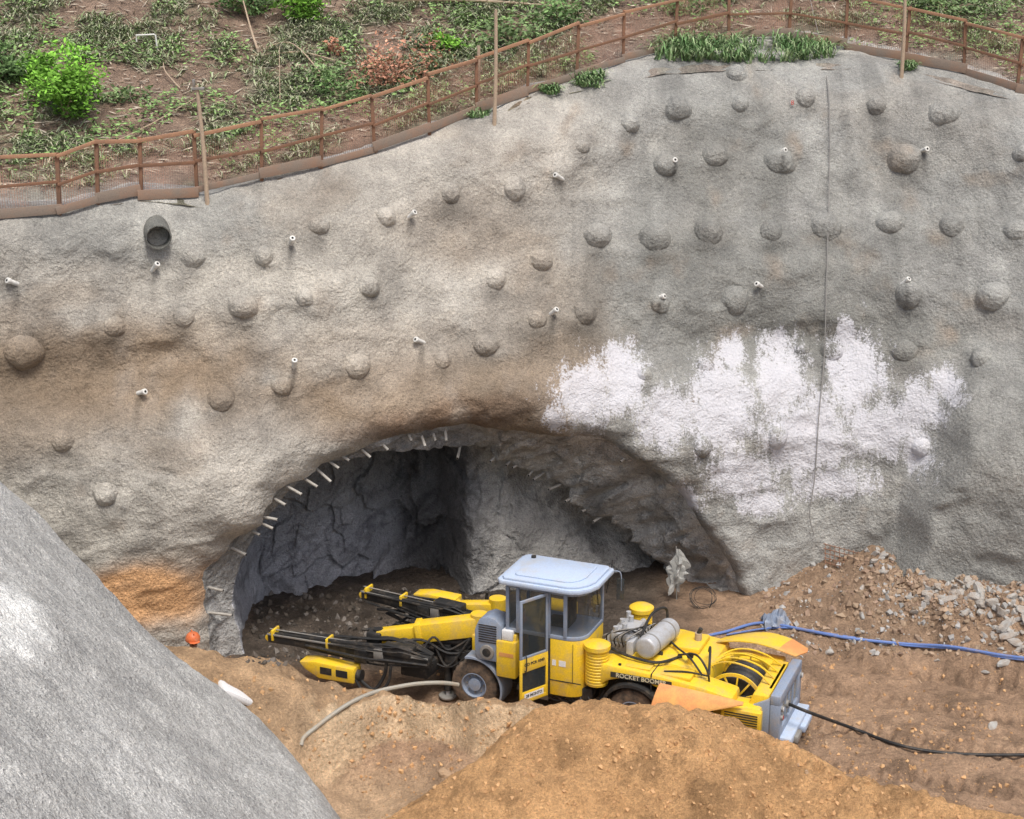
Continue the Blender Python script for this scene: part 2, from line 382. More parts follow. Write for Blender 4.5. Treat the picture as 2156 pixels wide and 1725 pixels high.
def wcol(X,Z):
    b=sm((X+1)/5)[...,None]
    C=np.array([.385,.36,.322])*(1-b)+np.array([.315,.313,.297])*b
    n=fbm(X*.8,Z*.8,0,4,31)
    C=C*(1+.3*n[...,None])
    n2=fbm(X*1.5,Z*1.5,0,4,32); n5=fbm(X*.45,Z*1.1,0,4,33)
    g=sm((n5-.08)*4)[...,None]*.35*(1-b*.6); C=C*(1-g)+np.array([.26,.205,.15])*g
    st=fbm(X*3.5,Z*.35,0,3,34); C=C*(1-.16*sm((st-.12)*4)[...,None])
    cr=np.clip(1-np.abs(fbm(X*1.1,Z*1.1,0,4,35,.6))*28,0,1)*sm((fbm(X*.5,Z*.5,0,2,36)+.1)*3); C=C*(1-.22*cr[...,None])
    for (bx,bz,sx,sz,c,s) in PATCH:
        g=np.exp(-.5*(((X-bx)/sx)**2+((Z-bz)/sz)**2)); f=s*sm(g*1.5+n2*.45-.1)[...,None]
        C=C*(1-f)+np.array(c)*(1+.3*n[...,None])*f
    e=(sm((X-xedge(Z))/.35)*(1-sm((Z-4.2)/2.5)))[...,None]*.7; C=C*(1-e)+np.array([.27,.268,.25])*(1+.3*n[...,None])*e  # shading of the forward bulge painted into the wall colour, crisp at its edge
    for p in DW:
        g=np.exp(-.5*((X-p.x-.02)/.045)**2)*sm((p.z-Z)/.08)*sm((Z-p.z+.75)/.7)
        C=C*(1-.5*g[...,None])
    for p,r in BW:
        R=r*(p-CO).length; g=np.exp(-.5*(((X-p.x)/R/1.0)**2+((Z-p.z+R*1.15)/(R*.7))**2)); C=C*(1-.28*g[...,None])  # shade below each bolt head, darkened in the wall colour
    return C
def wwhite(X,Z):
    w=np.zeros(X.shape)
    for (bx,bz,sx,sz) in WH: w=np.maximum(w,np.exp(-.5*(((X-bx)/sx)**2+((Z-bz)/sz)**2)))
    return w*1.65-.42-.35*sm((X-xedge(Z))/.3)
def hillz(x,y):
    d=y-rimy(x)
    g=.24*np.clip(d,-3,1.2)+.40*np.clip(d-1.2,0,30)+.15*np.clip(d-31.2,0,200)
    return rimz(x)+g+.10*fbm(x*.7,y*.7,0,3,21)*sm(d)+.22*fbm(x*.25,y*.25,0,2,22)*sm(d/3)
def wwall():
    xs=np.r_[np.linspace(-60,-13,30)[:-1],np.linspace(-13,14.5,460),np.linspace(14.5,60,30)[1:]]
    rows=np.linspace(0,1,200); X=np.repeat(xs[None,:],len(rows),0); rz=rimz(xs)[None,:]
    Z=-.8+(rz+.8)*rows[:,None]
    ins=inside(X,Z); D,NX,NZ=dist(X,Z)
    q=ins[:-1,:-1].astype(int)+ins[1:,:-1]+ins[:-1,1:]+ins[1:,1:]; keep=q<4
    X=np.where(ins,NX,X);Z=np.where(ins,NZ,Z);D=np.where(ins,0,D)
    Y=wy(X,Z,D)
    wv=np.linspace(0,1,26)[1:]
    ext=np.interp(xs,[-13,-5,2,6,14],[1.1,.9,1.3,2.6,1.6])
    cX=np.repeat(xs[None,:],len(wv),0); cd=wv[:,None]*ext[None,:]
    cY=Y[-1][None,:]+cd; cZ=hillz(cX,cY)+.09-.16*(wv[:,None]**3)+.03*fbm(cX*3,cY*3,0,3,15)+.04*fbm(cX*1.1,cY*1.1,0,2,16)*sm(wv*3)[:,None]
    cZ=cZ*sm(wv*5)[:,None]+(Z[-1][None,:]+.25*cd)*(1-sm(wv*5)[:,None])
    X2=np.vstack([X,cX]);Y2=np.vstack([Y,cY]);Z2=np.vstack([Z,cZ])
    nr,nc=X2.shape; kk=np.ones((nr-1,nc-1),bool); kk[:keep.shape[0]]=keep
    V=np.stack([X2,Y2,Z2],-1).reshape(-1,3); F=gridfaces(nr,nc,kk)
    me=pymesh("shotcrete_wall",V,F,[M_wall])
    C=wcol(X2,Z2); f=np.zeros((nr,nc)); f[len(rows):]=sm(wv*2)[:,None]
    C=C*(1-f[...,None])+np.array([.40,.39,.365])*(1+.3*fbm(X2*2,Y2*2,0,3,3)[...,None])*f[...,None]
    setcol(me,"Col",C.reshape(-1,3)); setcol(me,"white",(wwhite(X2,Z2)*(1-f)-f*2).ravel())
    o=mkobj("shotcrete_wall",me); return reg(o,"tall rough grey shotcrete retaining wall with brown stains and a white patch","wall"),V,F
wallo,WV,WF=wwall()
def hill():
    xs=np.r_[np.linspace(-140,-14,30)[:-1],np.linspace(-14,15,300),np.linspace(15,140,30)[1:]]
    ds=np.r_[np.linspace(-.15,12,150),np.linspace(12,160,40)[1:]]
    X=np.repeat(xs[None,:],len(ds),0); Y=rimy(xs)[None,:]+ds[:,None]; Z=hillz(X,Y)+.04*fbm(X*3,Y*3,0,3,23)-.06*(ds[:,None]<0)
    V=np.stack([X,Y,Z],-1).reshape(-1,3); F=gridfaces(*X.shape)
    me=pymesh("hillside",V,F,[M_soil])
    n=fbm(X*.9,Y*.9,0,4,24); g=sm((n+.15)*2.2)[...,None]
    C=np.array([.31,.22,.165])*(1-g)+np.array([.25,.235,.165])*g
    gl=np.exp(-((X+10)/2.5)**2)*sm((2.2-ds[:,None])/1.5); gl=np.maximum(gl,sm((X-1)/3)*sm((2.4-ds[:,None])/1)*.7)
    C=C*(1-gl[...,None]*.75)+np.array([.42,.41,.38])*gl[...,None]*.75
    C=C*(1+.3*fbm(X*4,Y*4,0,2,25)[...,None])
    setcol(me,"Col",C.reshape(-1,3)); setcol(me,"wet",np.zeros(X.size))
    o=mkobj("hillside",me); reg(o,"brown earth hillside with weeds rising above the cutting","hill",kind="structure"); return V,F
HV,HF=hill()
# ---------------------------------------------------------------- ground
def gz(x,y,detail=True):
    x=np.asarray(x,float);y=np.asarray(y,float)
    z=.07*fbm(x*.5,y*.5,0,3,41)
    z=z+1.15*sm((x-4.6)/4.0)*sm((y-(30.8-.9*np.clip(x-8.5,0,6)))/3.4)
    z=z+.5*sm((-x-7.3)/1.5)*sm((y-27)/2)
    z=z-.75*np.exp(-.5*(((x+2.6)/1.0)**2))*sm((27.9-y)/1.0)*sm((y-20)/2)
    z=z-.16*np.exp(-.5*(((x-1.2)/4.2)**4))*np.exp(-.5*(((y-29.6)/2.6)**4))
    zc=np.interp(x,[-3.4,-2.8,-2.2,-1.6,-1.1,-.6,-.1,.6,2,3.2,3.8,4.4,5.3,6.6,8.5,11],[-.9,-.35,.0,.35,.62,.95,1.24,1.48,1.50,1.48,1.36,1.02,.66,.62,.5,.0])
    yc=np.interp(x,[-3,-1,.5,4,5,6.6,8.5],[24.4,25.1,26.1,26.2,26.0,24.6,24.0])+.25*fbm(x*.9,x*0,0,2,42)
    dy=y-yc; sl=np.where(dy<0,.70,.80)
    hp=zc+.24*fbm(x*1.1,y*1.1,0,3,43)-sl*(np.sqrt(dy*dy+.12)-.35)
    yf=np.interp(x,[-7,-4,-3,-2.1,-1,0,.6],[26.6,26.9,27.5,27.95,27.75,27.35,27.1])+.35*fbm(x*1.6,x*0,0,3,44)
    yb=np.interp(x,[-7,-5.6,-4.6,-3,-1.5,0],[29.1,29.2,29.4,29.3,29.0,28.8])+.2*fbm(x*1.3,x*0+5,0,3,45)
    wd=np.interp(x,[-4.2,-3.1],[2.0,.34])
    ht=np.interp(x,[-7,-6.2,-5.6,-4.8,-3.9,-3.2,-2,-1,.5],[1.88,1.78,1.68,1.42,1.06,.84,.88,.98,1.0])
    tr=(ht+.12*fbm(x*.9,y*.9,0,3,46))*sm((y-yf)/wd+.5)*sm((yb-y)/1.0)*sm((x+7.6)/.7)*sm((1.5-x)/1.2)
    a=np.maximum(z,z+tr); hp=np.maximum(hp,-5)
    d=a-hp; k=.10; z=np.maximum(a,hp)+k*.5*np.exp(-np.abs(d)/k)
    if detail:
        cl=np.clip(hp-a,0,.5)*2
        z=z+(.06+.09*cl)*fbm(x*2.5,y*2.5,0,4,47,.6)+(.022+.03*cl)*fbm(x*9,y*9,0,2,48)
        z=z-.16*sm(tr*3)*np.abs(fbm(x*2.2,y*.6,0,3,52))
        c=y*.93+x*.36; rt=sm((x-2.5)/2)*sm((33-y)/2)*sm((y-23)/2)
        z=z-rt*.10*np.clip(np.sin(c*4.2+1.2*fbm(x*.3,y*.3,0,2,49)),0,1)*(1+.5*np.sin((x*.93-y*.36)*22))+rt*.06*fbm(x*.9,y*3.5,0,3,53)
        tl=sm((x-5)/3)*sm((y-30)/2); z=z+tl*.30*fbm(x*1.9,y*1.9,0,4,50,.65)
        tf=sm((y-31.5)/1.5)*sm((4-x)/1.5); z=z+tf*.16*fbm(x*1.7,y*1.7,0,4,55,.6)
    return z,hp-a,tr
def ground():
    xs=np.r_[np.linspace(-400,-13,22)[:-1],np.linspace(-13,14,470),np.linspace(14,400,22)[1:]]
    ys=np.r_[np.linspace(-300,20,20)[:-1],np.linspace(20,38,330),np.linspace(38,400,20)[1:]]
    X,Y=np.meshgrid(xs,ys); Z,hd,tr=gz(X,Y)
    V=np.stack([X,Y,Z],-1).reshape(-1,3); F=gridfaces(*X.shape); me=pymesh("ground",V,F,[M_soil])
    n=fbm(X*.7,Y*.7,0,4,51); n6=fbm(X*2.2,Y*2.2,0,4,54)
    C=np.array([.46,.305,.20])*(1+.3*n[...,None])
    C=C*(1-.3*sm((n6-.05)*4))[...,None]
    f=sm((hd+.12)*4)[...,None]; hc=np.array([.62,.365,.175])*(1+.25*n[...,None])*(1-.3*sm((n6-.1)*4))[...,None]; C=C*(1-f)+hc*f
    gy,gx=np.gradient(Z,ys,xs); slope=np.hypot(gy,gx)
    t=sm(tr*2.5)[...,None]*(1-f); C=C*(1-t)+np.array([.50,.335,.20])*(1+.5*n6[...,None])*t
    s=(sm((slope-.7)/.5)*sm(tr*8)*sm((28.7-Y)/.4)*sm((X+4.2)/1))[...,None]*(1-f); C=C*(1-s)+np.array([.82,.61,.40])*s*(1+.3*n6[...,None])
    gl=(np.exp(-.5*((X+2.7)/1.1)**2)*sm((27.7-Y)/.6)*sm((Y-22)/1))[...,None]*(1-f)*(1-s); C=C*(1-gl*.8)+np.array([.60,.43,.28])*gl*.8
    dk=(np.exp(-(hd/.10)**2)*sm((28-Y)/.5)*sm((2-X)/1))[...,None]; C=C*(1-.35*dk)  # shadowed crevice between heap and cut bank, painted as a dark line
    tl=(sm((X-5)/3)*sm((Y-30.5)/2))[...,None]; C=C*(1-tl*.55)+np.array([.30,.215,.15])*tl*.55
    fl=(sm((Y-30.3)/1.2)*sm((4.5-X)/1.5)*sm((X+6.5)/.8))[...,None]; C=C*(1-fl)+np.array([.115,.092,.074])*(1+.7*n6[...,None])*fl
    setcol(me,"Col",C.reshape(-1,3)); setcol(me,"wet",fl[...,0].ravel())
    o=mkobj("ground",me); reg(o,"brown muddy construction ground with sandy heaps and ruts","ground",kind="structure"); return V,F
GV,GF=ground()
def bvh(V,F): return BVHTree.FromPolygons([tuple(v) for v in V],[tuple(int(i) for i in f) for f in F])
BV_W=bvh(WV,WF); BV_H=bvh(HV,HF); BV_G=bvh(GV,GF)
def cast(B,px,py):
    d=ray(px,py).normalized(); r=B.ray_cast(CO,d,200); return (r[0],r[1]) if r[0] is not None else (None,None)
# ---------------------------------------------------------------- tunnel cavity
inner=[]
for i,(a,b) in enumerate(PAIR):
    dep=np.interp(i,[0,5,10,13,16,19],[.45,.5,.55,1.1,1.3,.9]); yy=lip[i].y+dep; d=ray(*b); inner.append(CO+d*(yy/d.y))
Ip=paramsample(inner,NS); L0=Lp.copy(); Dz=np.zeros(NS); L0[:,1]=wy(L0[:,0],L0[:,2],Dz)
def Yb(x): return np.interp(x,[-7,-5,-3.8,-2.6,-1.7,-.9,.5,2,4,6],[34.7,35.0,35.8,37.0,36.6,34.9,35.5,36.3,36.6,36.0])
def cavity():
    rim0=L0.copy(); rim0[:,0]+=rad[:,0]*.3; rim0[:,2]+=rad[:,1]*.3; rim0[:,1]+=.25
    Dp=Ip.copy(); Dp[:,1]=np.maximum(Ip[:,1]+.9,Yb(Ip[:,0])+.5); Dp[:,0]=Ip[:,0]*.97-.15; Dp[:,2]=Ip[:,2]+.15
    T=Dp.copy(); T[:,2]=-.6; T[:,1]=Yb(T[:,0])
    rows=[rim0]; NA=34; NB=36
    for t in np.linspace(0,1,NA)[:-1]:
        P=L0*(1-t)+Ip*t; b=math.sin(t*math.pi)*.10; P[:,0]+=rad[:,0]*b; P[:,2]+=rad[:,1]*b; rows.append(P)
    for t in np.linspace(0,1,NB)[:-1]:
        P=Ip*(1-t)+Dp*t; b=math.sin(t*math.pi)*.25; P[:,0]+=rad[:,0]*b; P[:,2]+=rad[:,1]*b; rows.append(P)
    for t in np.linspace(0,1,110):
        P=Dp*(1-t)+T*t; P[:,1]+=.35*math.sin(min(t*2.2,1)*math.pi)*.6; rows.append(P)
    V=np.array(rows); nr,nc,_=V.shape
    amp=np.ones(nr); amp[:2]=0; amp[2:12]=np.linspace(.1,1,10)
    x,y,z=V[...,0].copy(),V[...,1].copy(),V[...,2].copy()
    u=x*.8+z*.6; v=-x*.6+z*.8
    rn=1-np.abs(fbm(v*1.5,u*.45,y*.6,4,61,.6))*2.4
    n1=fbm(x*.6,y*.6,z*.6,3,62); n2=fbm(x*3,y*3,z*3,3,63)
    # angular facets: tilted planes chosen per jittered cell
    def facets(sc,sd_):
        best=np.full(x.shape,1e9); val=np.zeros(x.shape); wx=x*sc+.35*fbm(x*1.5,z*1.5,0,2,sd_+9); wz=z*sc*.8+.35*fbm(x*1.5,z*1.5,5,2,sd_+8); ix=np.floor(wx).astype(np.int64); iz=np.floor(wz).astype(np.int64)
        for a in (-1,0,1):
            for b in (-1,0,1):
                gx=ix+a; gz_=iz+b; jx=_h(gx,gz_,gx*0,sd_); jz=_h(gx,gz_,gx*0,sd_+1); d2=(gx+jx-wx)**2+(gz_+jz-wz)**2; m=d2<best; best[m]=d2[m]
                h=_h(gx,gz_,gx*0,sd_+2)-.5; tx_=(_h(gx,gz_,gx*0,sd_+3)-.5)*1.6; tz_=(_h(gx,gz_,gx*0,sd_+4)-.5)*1.6
                vv=h+tx_*(wx-gx-jx)+tz_*(wz-gz_-jz); val[m]=vv[m]
        return val
    fa=facets(.75,71)+.4*facets(1.9,81)
    e=NA+NB-2; bk=(np.arange(nr)>=e)[:,None]
    left=sm((.2-x)/1.2)
    sd=1+.25*sm((x-1.0)/1.5)*(~bk)-.7*sm((-2.2-x)/1.5)*(np.arange(nr)<e+4)[:,None]
    A=(amp[:,None])*sd*np.where(bk,.42*fa*(.35+.65*left)+.22*n1+.05*n2,.22*(rn-.55)+.24*n1+.06*n2+.12*fa)
    k=np.zeros(nr); k[:e]=1; k[e:e+11]=np.linspace(1,0,11)
    V[...,0]-=rad[None,:,0]*A*k[:,None]; V[...,2]-=rad[None,:,1]*A*k[:,None]*.8; V[...,1]-=A*(1-k[:,None]*.6)
    V2=V.reshape(-1,3); F=gridfaces(nr,nc); me=pymesh("tunnel",V2,F,[M_cav])
    n=fbm(x*.9,y*.9,z*.9,4,64)
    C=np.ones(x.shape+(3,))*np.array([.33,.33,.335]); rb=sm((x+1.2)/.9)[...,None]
    C=C*(1-rb)+np.array([.52,.505,.475])*rb  # brighter-lit right side of the interior put into the base colour
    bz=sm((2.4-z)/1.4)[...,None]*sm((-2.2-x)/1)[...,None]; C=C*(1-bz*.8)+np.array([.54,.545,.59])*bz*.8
    rc=(np.exp(-.5*((x+2.1)/.8)**2)*bk)[...,None]; C=C*(1-.45*rc)  # shade of the back face recess painted in by darkening the colour
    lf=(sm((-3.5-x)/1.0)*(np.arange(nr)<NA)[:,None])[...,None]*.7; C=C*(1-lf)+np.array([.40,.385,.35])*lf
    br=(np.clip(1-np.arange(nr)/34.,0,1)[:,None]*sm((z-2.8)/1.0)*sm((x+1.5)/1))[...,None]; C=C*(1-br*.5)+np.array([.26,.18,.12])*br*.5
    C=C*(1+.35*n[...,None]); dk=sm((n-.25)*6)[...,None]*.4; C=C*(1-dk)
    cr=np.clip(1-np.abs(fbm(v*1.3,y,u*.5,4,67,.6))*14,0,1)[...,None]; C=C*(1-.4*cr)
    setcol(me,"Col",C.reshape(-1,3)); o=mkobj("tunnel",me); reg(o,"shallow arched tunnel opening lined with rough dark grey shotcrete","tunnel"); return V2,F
CV,CF=cavity(); BV_C=bvh(CV,CF)
# ---------------------------------------------------------------- foreground shotcrete bank
silh=[(-250,800),(-100,900),(0,988),(60,1048),(190,1182),(300,1282),(400,1380),(470,1434),(560,1508),(640,1592),(690,1667),(720,1718),(745,1790),(760,1900)]
E=[]
for px,py in silh:
    d=ray(px,py); t=(CZ-3.99)/(-.9*d.x-.25*d.y-d.z) ; E.append(CO+d*t)
Ex=np.array([p.x for p in E]);Ey=np.array([p.y for p in E]); o_=np.argsort(Ex);Ex=Ex[o_];Ey=Ey[o_]
def bank():
    xs=np.r_[np.linspace(-40,-12,12)[:-1],np.linspace(-12,1.5,300)]; ys=np.r_[np.linspace(-5,13,12)[:-1],np.linspace(13,33,420)]
    X,Y=np.meshgrid(xs,ys); P=3.99-.9*X-.25*Y; P=np.minimum(P,9+.2*(P-9))
    ye=np.interp(X,Ex,Ey)+.3*fbm(X*.8,X*0,0,2,69); d=(Y-ye)*.85+1.4+.04*fbm(X*1.5,Y*1.5,0,2,70)
    dp=np.maximum(d,0); Z=P-1.5*dp*dp/(dp+2.6)+.42
    Z=Z+.22*fbm(X*.45,Y*.45,0,3,71)+.05*fbm(X*2.2,Y*2.2,0,3,72)+.03*fbm(X*9,Y*9,0,2,73)
    Z=np.maximum(Z,-1.5)
    V=np.stack([X,Y,Z],-1).reshape(-1,3); F=gridfaces(*X.shape); me=pymesh("shotcrete_bank",V,F,[M_berm])
    n=fbm(X*.6,Y*.6,0,4,74); C=np.array([.475,.47,.455])*(1+.2*n[...,None])
    for gx,gy_,sx,sy in ((-6.9,20.3,.35,.8),(-7.1,21.4,.4,.5),(-5.0,19.2,.5,1.0)):
        g=np.exp(-.5*(((X-gx)/sx)**2+((Y-gy_)/sy)**2)); w=sm(g*1.6+.5*fbm(X*4,Y*4,0,3,75)-.3)[...,None]*(.75 if gx<-6 else .2); C=C*(1-w)+np.array([.82,.82,.80])*w
    setcol(me,"Col",C.reshape(-1,3)); o=mkobj("shotcrete_bank",me); reg(o,"sloping grey shotcrete covered bank beside the excavation","embankment"); return V,F
BV_,BF_=bank(); BV_B=bvh(BV_,BF_)
# ---------------------------------------------------------------- bolt heads
for i,(p,r) in enumerate(BW):
    d=ray(BOLTS[i][0],BOLTS[i][1]).normalized(); h=BV_W.ray_cast(CO,d,200)
    if h[0] is None: continue
    R=r*(h[0]-CO).length*random.uniform(1.0,1.2); nrm=(h[1] if h[1].dot(d)<0 else -h[1])
    nrm=(nrm+Vector((0,-.6,.1))).normalized()
    q=(nrm+Vector((random.uniform(-.1,.1),-.05,-.15))).normalized().to_track_quat('Z','Y').to_matrix()
    na,nb=20,26; V=[];hgt=random.uniform(.55,.78); sx=random.uniform(.93,1.08)
    for a in range(na+1):
        s_=a/na*1.3
        prof=(max(0,1-s_**2.2))**.62*hgt if s_<1 else 0
        prof=prof+.10*math.exp(-((s_-1.0)/.16)**2)-(.35*max(0,s_-1.08)/.22)
        for b in range(nb):
            ph=2*math.pi*b/nb; v=Vector((s_*math.cos(ph)*sx,s_*math.sin(ph)/sx,prof))
            nz=1+.15*float(fbm(v.x*1.6+i*3.1,v.y*1.6,v.z*1.6,3,80)); V.append(q@(v*R*nz))
    F=[(a*nb+b,a*nb+(b+1)%nb,(a+1)*nb+(b+1)%nb,(a+1)*nb+b) for a in range(na) for b in range(nb)]
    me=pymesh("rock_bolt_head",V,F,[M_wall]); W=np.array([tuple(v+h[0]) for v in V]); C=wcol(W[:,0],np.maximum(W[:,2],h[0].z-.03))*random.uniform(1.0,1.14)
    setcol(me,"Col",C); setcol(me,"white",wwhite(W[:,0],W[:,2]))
    o=mkobj("rock_bolt_head",me); o.location=h[0]+nrm*.01
    reg(o,"rounded shotcrete covered rock bolt head on the wall","rock bolt","rock bolt heads on the shotcrete wall")
src=None
for i,(px,py) in enumerate(DRAINS):
    h=cast(BV_W,px,py)
    if h[0] is None: continue
    if src is None:
        root=empty("drain_pipe"); m=MB(); m.cyl((0,0,-.1),(0,0,.18),.048,M_pvc,n=14); a=m.done("pipe",root)
        m=MB(); m.cyl((0,0,.15),(0,0,.23),.062,M_pvc,n=14,b=.008); m.cyl((0,0,.225),(0,0,.234),.026,M_hole,n=12); b=m.done("cap",root); src=(root,a,b)
    else:
        root=src[0].copy(); COLL.objects.link(root)
        for c in src[1:]:
            k=c.copy(); k.parent=root; COLL.objects.link(k)
    root.location=h[0]; dr=Vector((random.uniform(.1,1.3),-1,random.uniform(.3,1.4))) if i%4 else Vector((-.8,-1,.6))
    root.rotation_euler=dr.to_track_quat('Z','Y').to_euler()
    reg(root,"short white plastic drain pipe sticking out of the wall","pipe","drain pipes in the shotcrete wall")
h=cast(BV_W,330,488); m=MB(); d=Vector((.30,-1,-.16)).normalized()
q=d.to_track_quat('Z','Y').to_matrix().to_4x4(); q.translation=h[0]
m.lathe([(-.5,.275),(.36,.27),(.40,.262),(.40,.238),(-.5,.238)],(0,0,0),M_wall,n=40,axis='z')
m.cyl((0,0,-.15),(0,0,-.11),.24,M_hole,n=30)
o=m.done("culvert_pipe"); o.matrix_world=q; n_=len(o.data.vertices); setcol(o.data,"Col",np.ones((n_,3))*np.array([.17,.17,.155])); setcol(o.data,"white",np.zeros(n_)-1)
reg(o,"large grey round concrete pipe outlet in the wall","pipe")
def topx(P):
    v=Vector(P)-CO; dp=v.dot(FV); return 1078+v.x/dp*FP, 862.5-v.dot(UV)/dp*FP
LPX=np.array([topx(p) for p in L0]); IPX=np.array([topx(p) for p in Ip])
FPX=[(478,1290,0),(482,1240,0),(510,1170,0),(530,1143,0),(555,1118,0),(571,1095,0),(592,1062,0),(607,1045,0),(640,1018,0),(668,998,0),(690,985,0),(722,973,0),(765,958,0),(805,945,0),(858,934,0),(885,928,0),(912,912,0),(940,910,0),(968,922,1),(1050,936,1),(1085,950,1),(1100,960,1),(1130,978,1),(1145,990,1),(1180,1010,1),(1215,1030,1),(1250,1055,1),(1278,1075,1),(1312,980,0)]
fm=None
for (px,py,kind) in FPX:
    PX=IPX if kind else LPX; PP=Ip if kind else L0; j=int(np.argmin(np.hypot(PX[:,0]-px,PX[:,1]-py))); A=Vector(PP[j]); rr=Vector((-rad[j,0],0,-rad[j,1]))
    if fm is None:
        m=MB(); m.cyl((0,0,-.35),(0,0,.34),.032,M_pipe,n=12); m.cyl((0,0,.336),(0,0,.343),.023,M_hole,n=12); o=m.done("forepole_pipe"); fm=o
    else: o=fm.copy(); COLL.objects.link(o)
    v=rr*.95+Vector((.28,-.45,-.05))+Vector((random.uniform(-.3,.3),random.uniform(-.2,.2),random.uniform(-.25,.25)))
    if kind: v=rr*.3+Vector((-.35,-.8,.05))+Vector((random.uniform(-.25,.25),0,random.uniform(-.15,.15)))
    o.location=A+Vector((0,-.05 if kind else .14,0))+rr*(.08 if kind else .06); o.rotation_euler=v.to_track_quat('Z','Y').to_euler(); o.scale=(1,1,random.uniform(.6,1.3)*(1 if j<NS*.4 else .75))
    reg(o,"short pale steel pipe stub protruding at the tunnel arch","pipe","forepole pipes around the tunnel arch")
m=MB(); pts=[]
for px,py in [(1742,190),(1745,270),(1745,350),(1741,500),(1737,650),(1733,760),(1722,880),(1714,1000),(1703,1080),(1712,1125)]:
    h=cast(BV_W,px,py)
    if h[0]: pts.append(h[0]+Vector((0,-.10,.02)))
g=cast(BV_H,1725,100)[0]; g2=cast(BV_H,1700,25)[0]
pts=[g2+Vector((0,0,.5)),g+Vector((0,-.1,.12))]+pts
m.tube(pts,.012,M_rope,n=6); reg(m.done("hanging_cable"),"thin grey cable hanging down the face of the wall","cable")
# ---------------------------------------------------------------- fence
FB=[(-60,462),(125,450),(205,428),(297,415),(415,410),(550,380),(675,353),(790,320),(905,283),(1003,240),(1110,197),(1213,165),(1312,131),(1420,102),(1535,84),(1660,80),(1780,104),(1905,128),(2030,155),(2140,192),(2260,225)]
fence=empty("fence"); base=[]
for px,py in FB:
    h=None
    for B in (BV_W,BV_H):
        r=cast(B,px,py)[0]
        if r is not None and (h is None or (r-CO).length<(h-CO).length): h=r
    base.append(h)
fence.location=base[9]; FO=Vector(base[9])
reg(fence,"rusty steel safety fence with brown netting along the crest","fence")
H=1.27
tops=[b+Vector((random.uniform(-.09,.09),random.uniform(-.05,.05),H+random.uniform(-.09,.04))) for b in base]
for i,b in enumerate(base):
    m=MB(); m.beam(b-FO-Vector((0,0,.3)),tops[i]-FO+Vector((0,0,.05)),.075,.07,M_rust,.004); m.done("post",fence)
for nm,k,w,h_,mt in (("top_rail",1.0,.06,.07,M_rail),("middle_rail",.52,.03,.065,M_rust)):
    m=MB()
    for i in range(len(base)-1):
        a=base[i].lerp(tops[i],k)-FO; c=base[i+1].lerp(tops[i+1],k)-FO
        m.beam(a+Vector((0,-.06,random.uniform(-.05,.05))),c+Vector((0,-.06,random.uniform(-.05,.05))),w,h_*random.uniform(.85,1.15),mt,.003)
    m.done(nm,fence)
for i in range(len(base)-1):
    m=MB(); a=base[i].lerp(tops[i],.09)-FO; c=base[i+1].lerp(tops[i+1],.09)-FO; e=(c-a)*random.uniform(0,.05)
    m.beam(a-e+Vector((0,-.07-.03*(i%2),random.uniform(-.06,.06))),c+e+Vector((0,-.07-.03*(i%2),random.uniform(-.06,.06))),.028,random.uniform(.13,.24),M_board,.003); m.done("toe_board",fence)
V=[];UVs=[];u=0;nv=9
for i in range(len(base)-1):
    n=10; L=(base[i+1]-base[i]).length; sg=random.uniform(.04,.28)
    for j in range(n+(i==len(base)-2)):
        t=j/n; lo=base[i].lerp(base[i+1],t)+Vector((0,0,.08)); hi=tops[i].lerp(tops[i+1],t); sag=math.sin(t*math.pi)*sg
        for k_ in range(nv):
            s_=k_/(nv-1); p=lo.lerp(hi-Vector((0,0,sag)),s_)-FO; p.y+=.08+.07*float(fbm(u*2+t*L*2,s_*3,0,2,90)); V.append(p); UVs.append((u+t*L,s_*H))
    u+=L
nc=len(V)//nv; F=[(i*nv+k_,(i+1)*nv+k_,(i+1)*nv+k_+1,i*nv+k_+1) for i in range(nc-1) for k_ in range(nv-1)]
me=pymesh("netting",V,F,[M_net]); uvl=me.uv_layers.new(name="UVMap")
for l in me.loops: uvl.data[l.index].uv=UVs[l.vertex_index]
mkobj("netting",me,fence)
def surf(px,py):
    h=None
    for B in (BV_W,BV_H,BV_G,BV_B):
        r=cast(B,px,py)[0]
        if r is not None and (h is None or (r-CO).length<(h-CO).length): h=r
    return h
for (bx,by,hh,lean,box) in [(437,428,2.45,-.1,True),(1040,262,2.55,.05,False),(1004,235,1.5,.05,False),(1898,163,2.1,-.05,False)]:
    b=surf(bx,by); m=MB(); t=b+Vector((lean,0,hh)); m.tube([b-Vector((0,0,.3)),b.lerp(t,.5)+Vector((.02,0,0)),t],lambda s:.05-.012*s,M_wood,n=10)
    if box: m.box(t.x-.1,t.x+.16,t.y-.06,t.y+.06,t.z-.10,t.z-.04,M_steel,.01); m.box(t.x-.08,t.x-.03,t.y-.05,t.y+.05,t.z-.04,t.z+.12,M_steel,.01)
    reg(m.done("wooden_pole"),"bare wooden pole standing by the fence","pole","wooden poles along the fence")
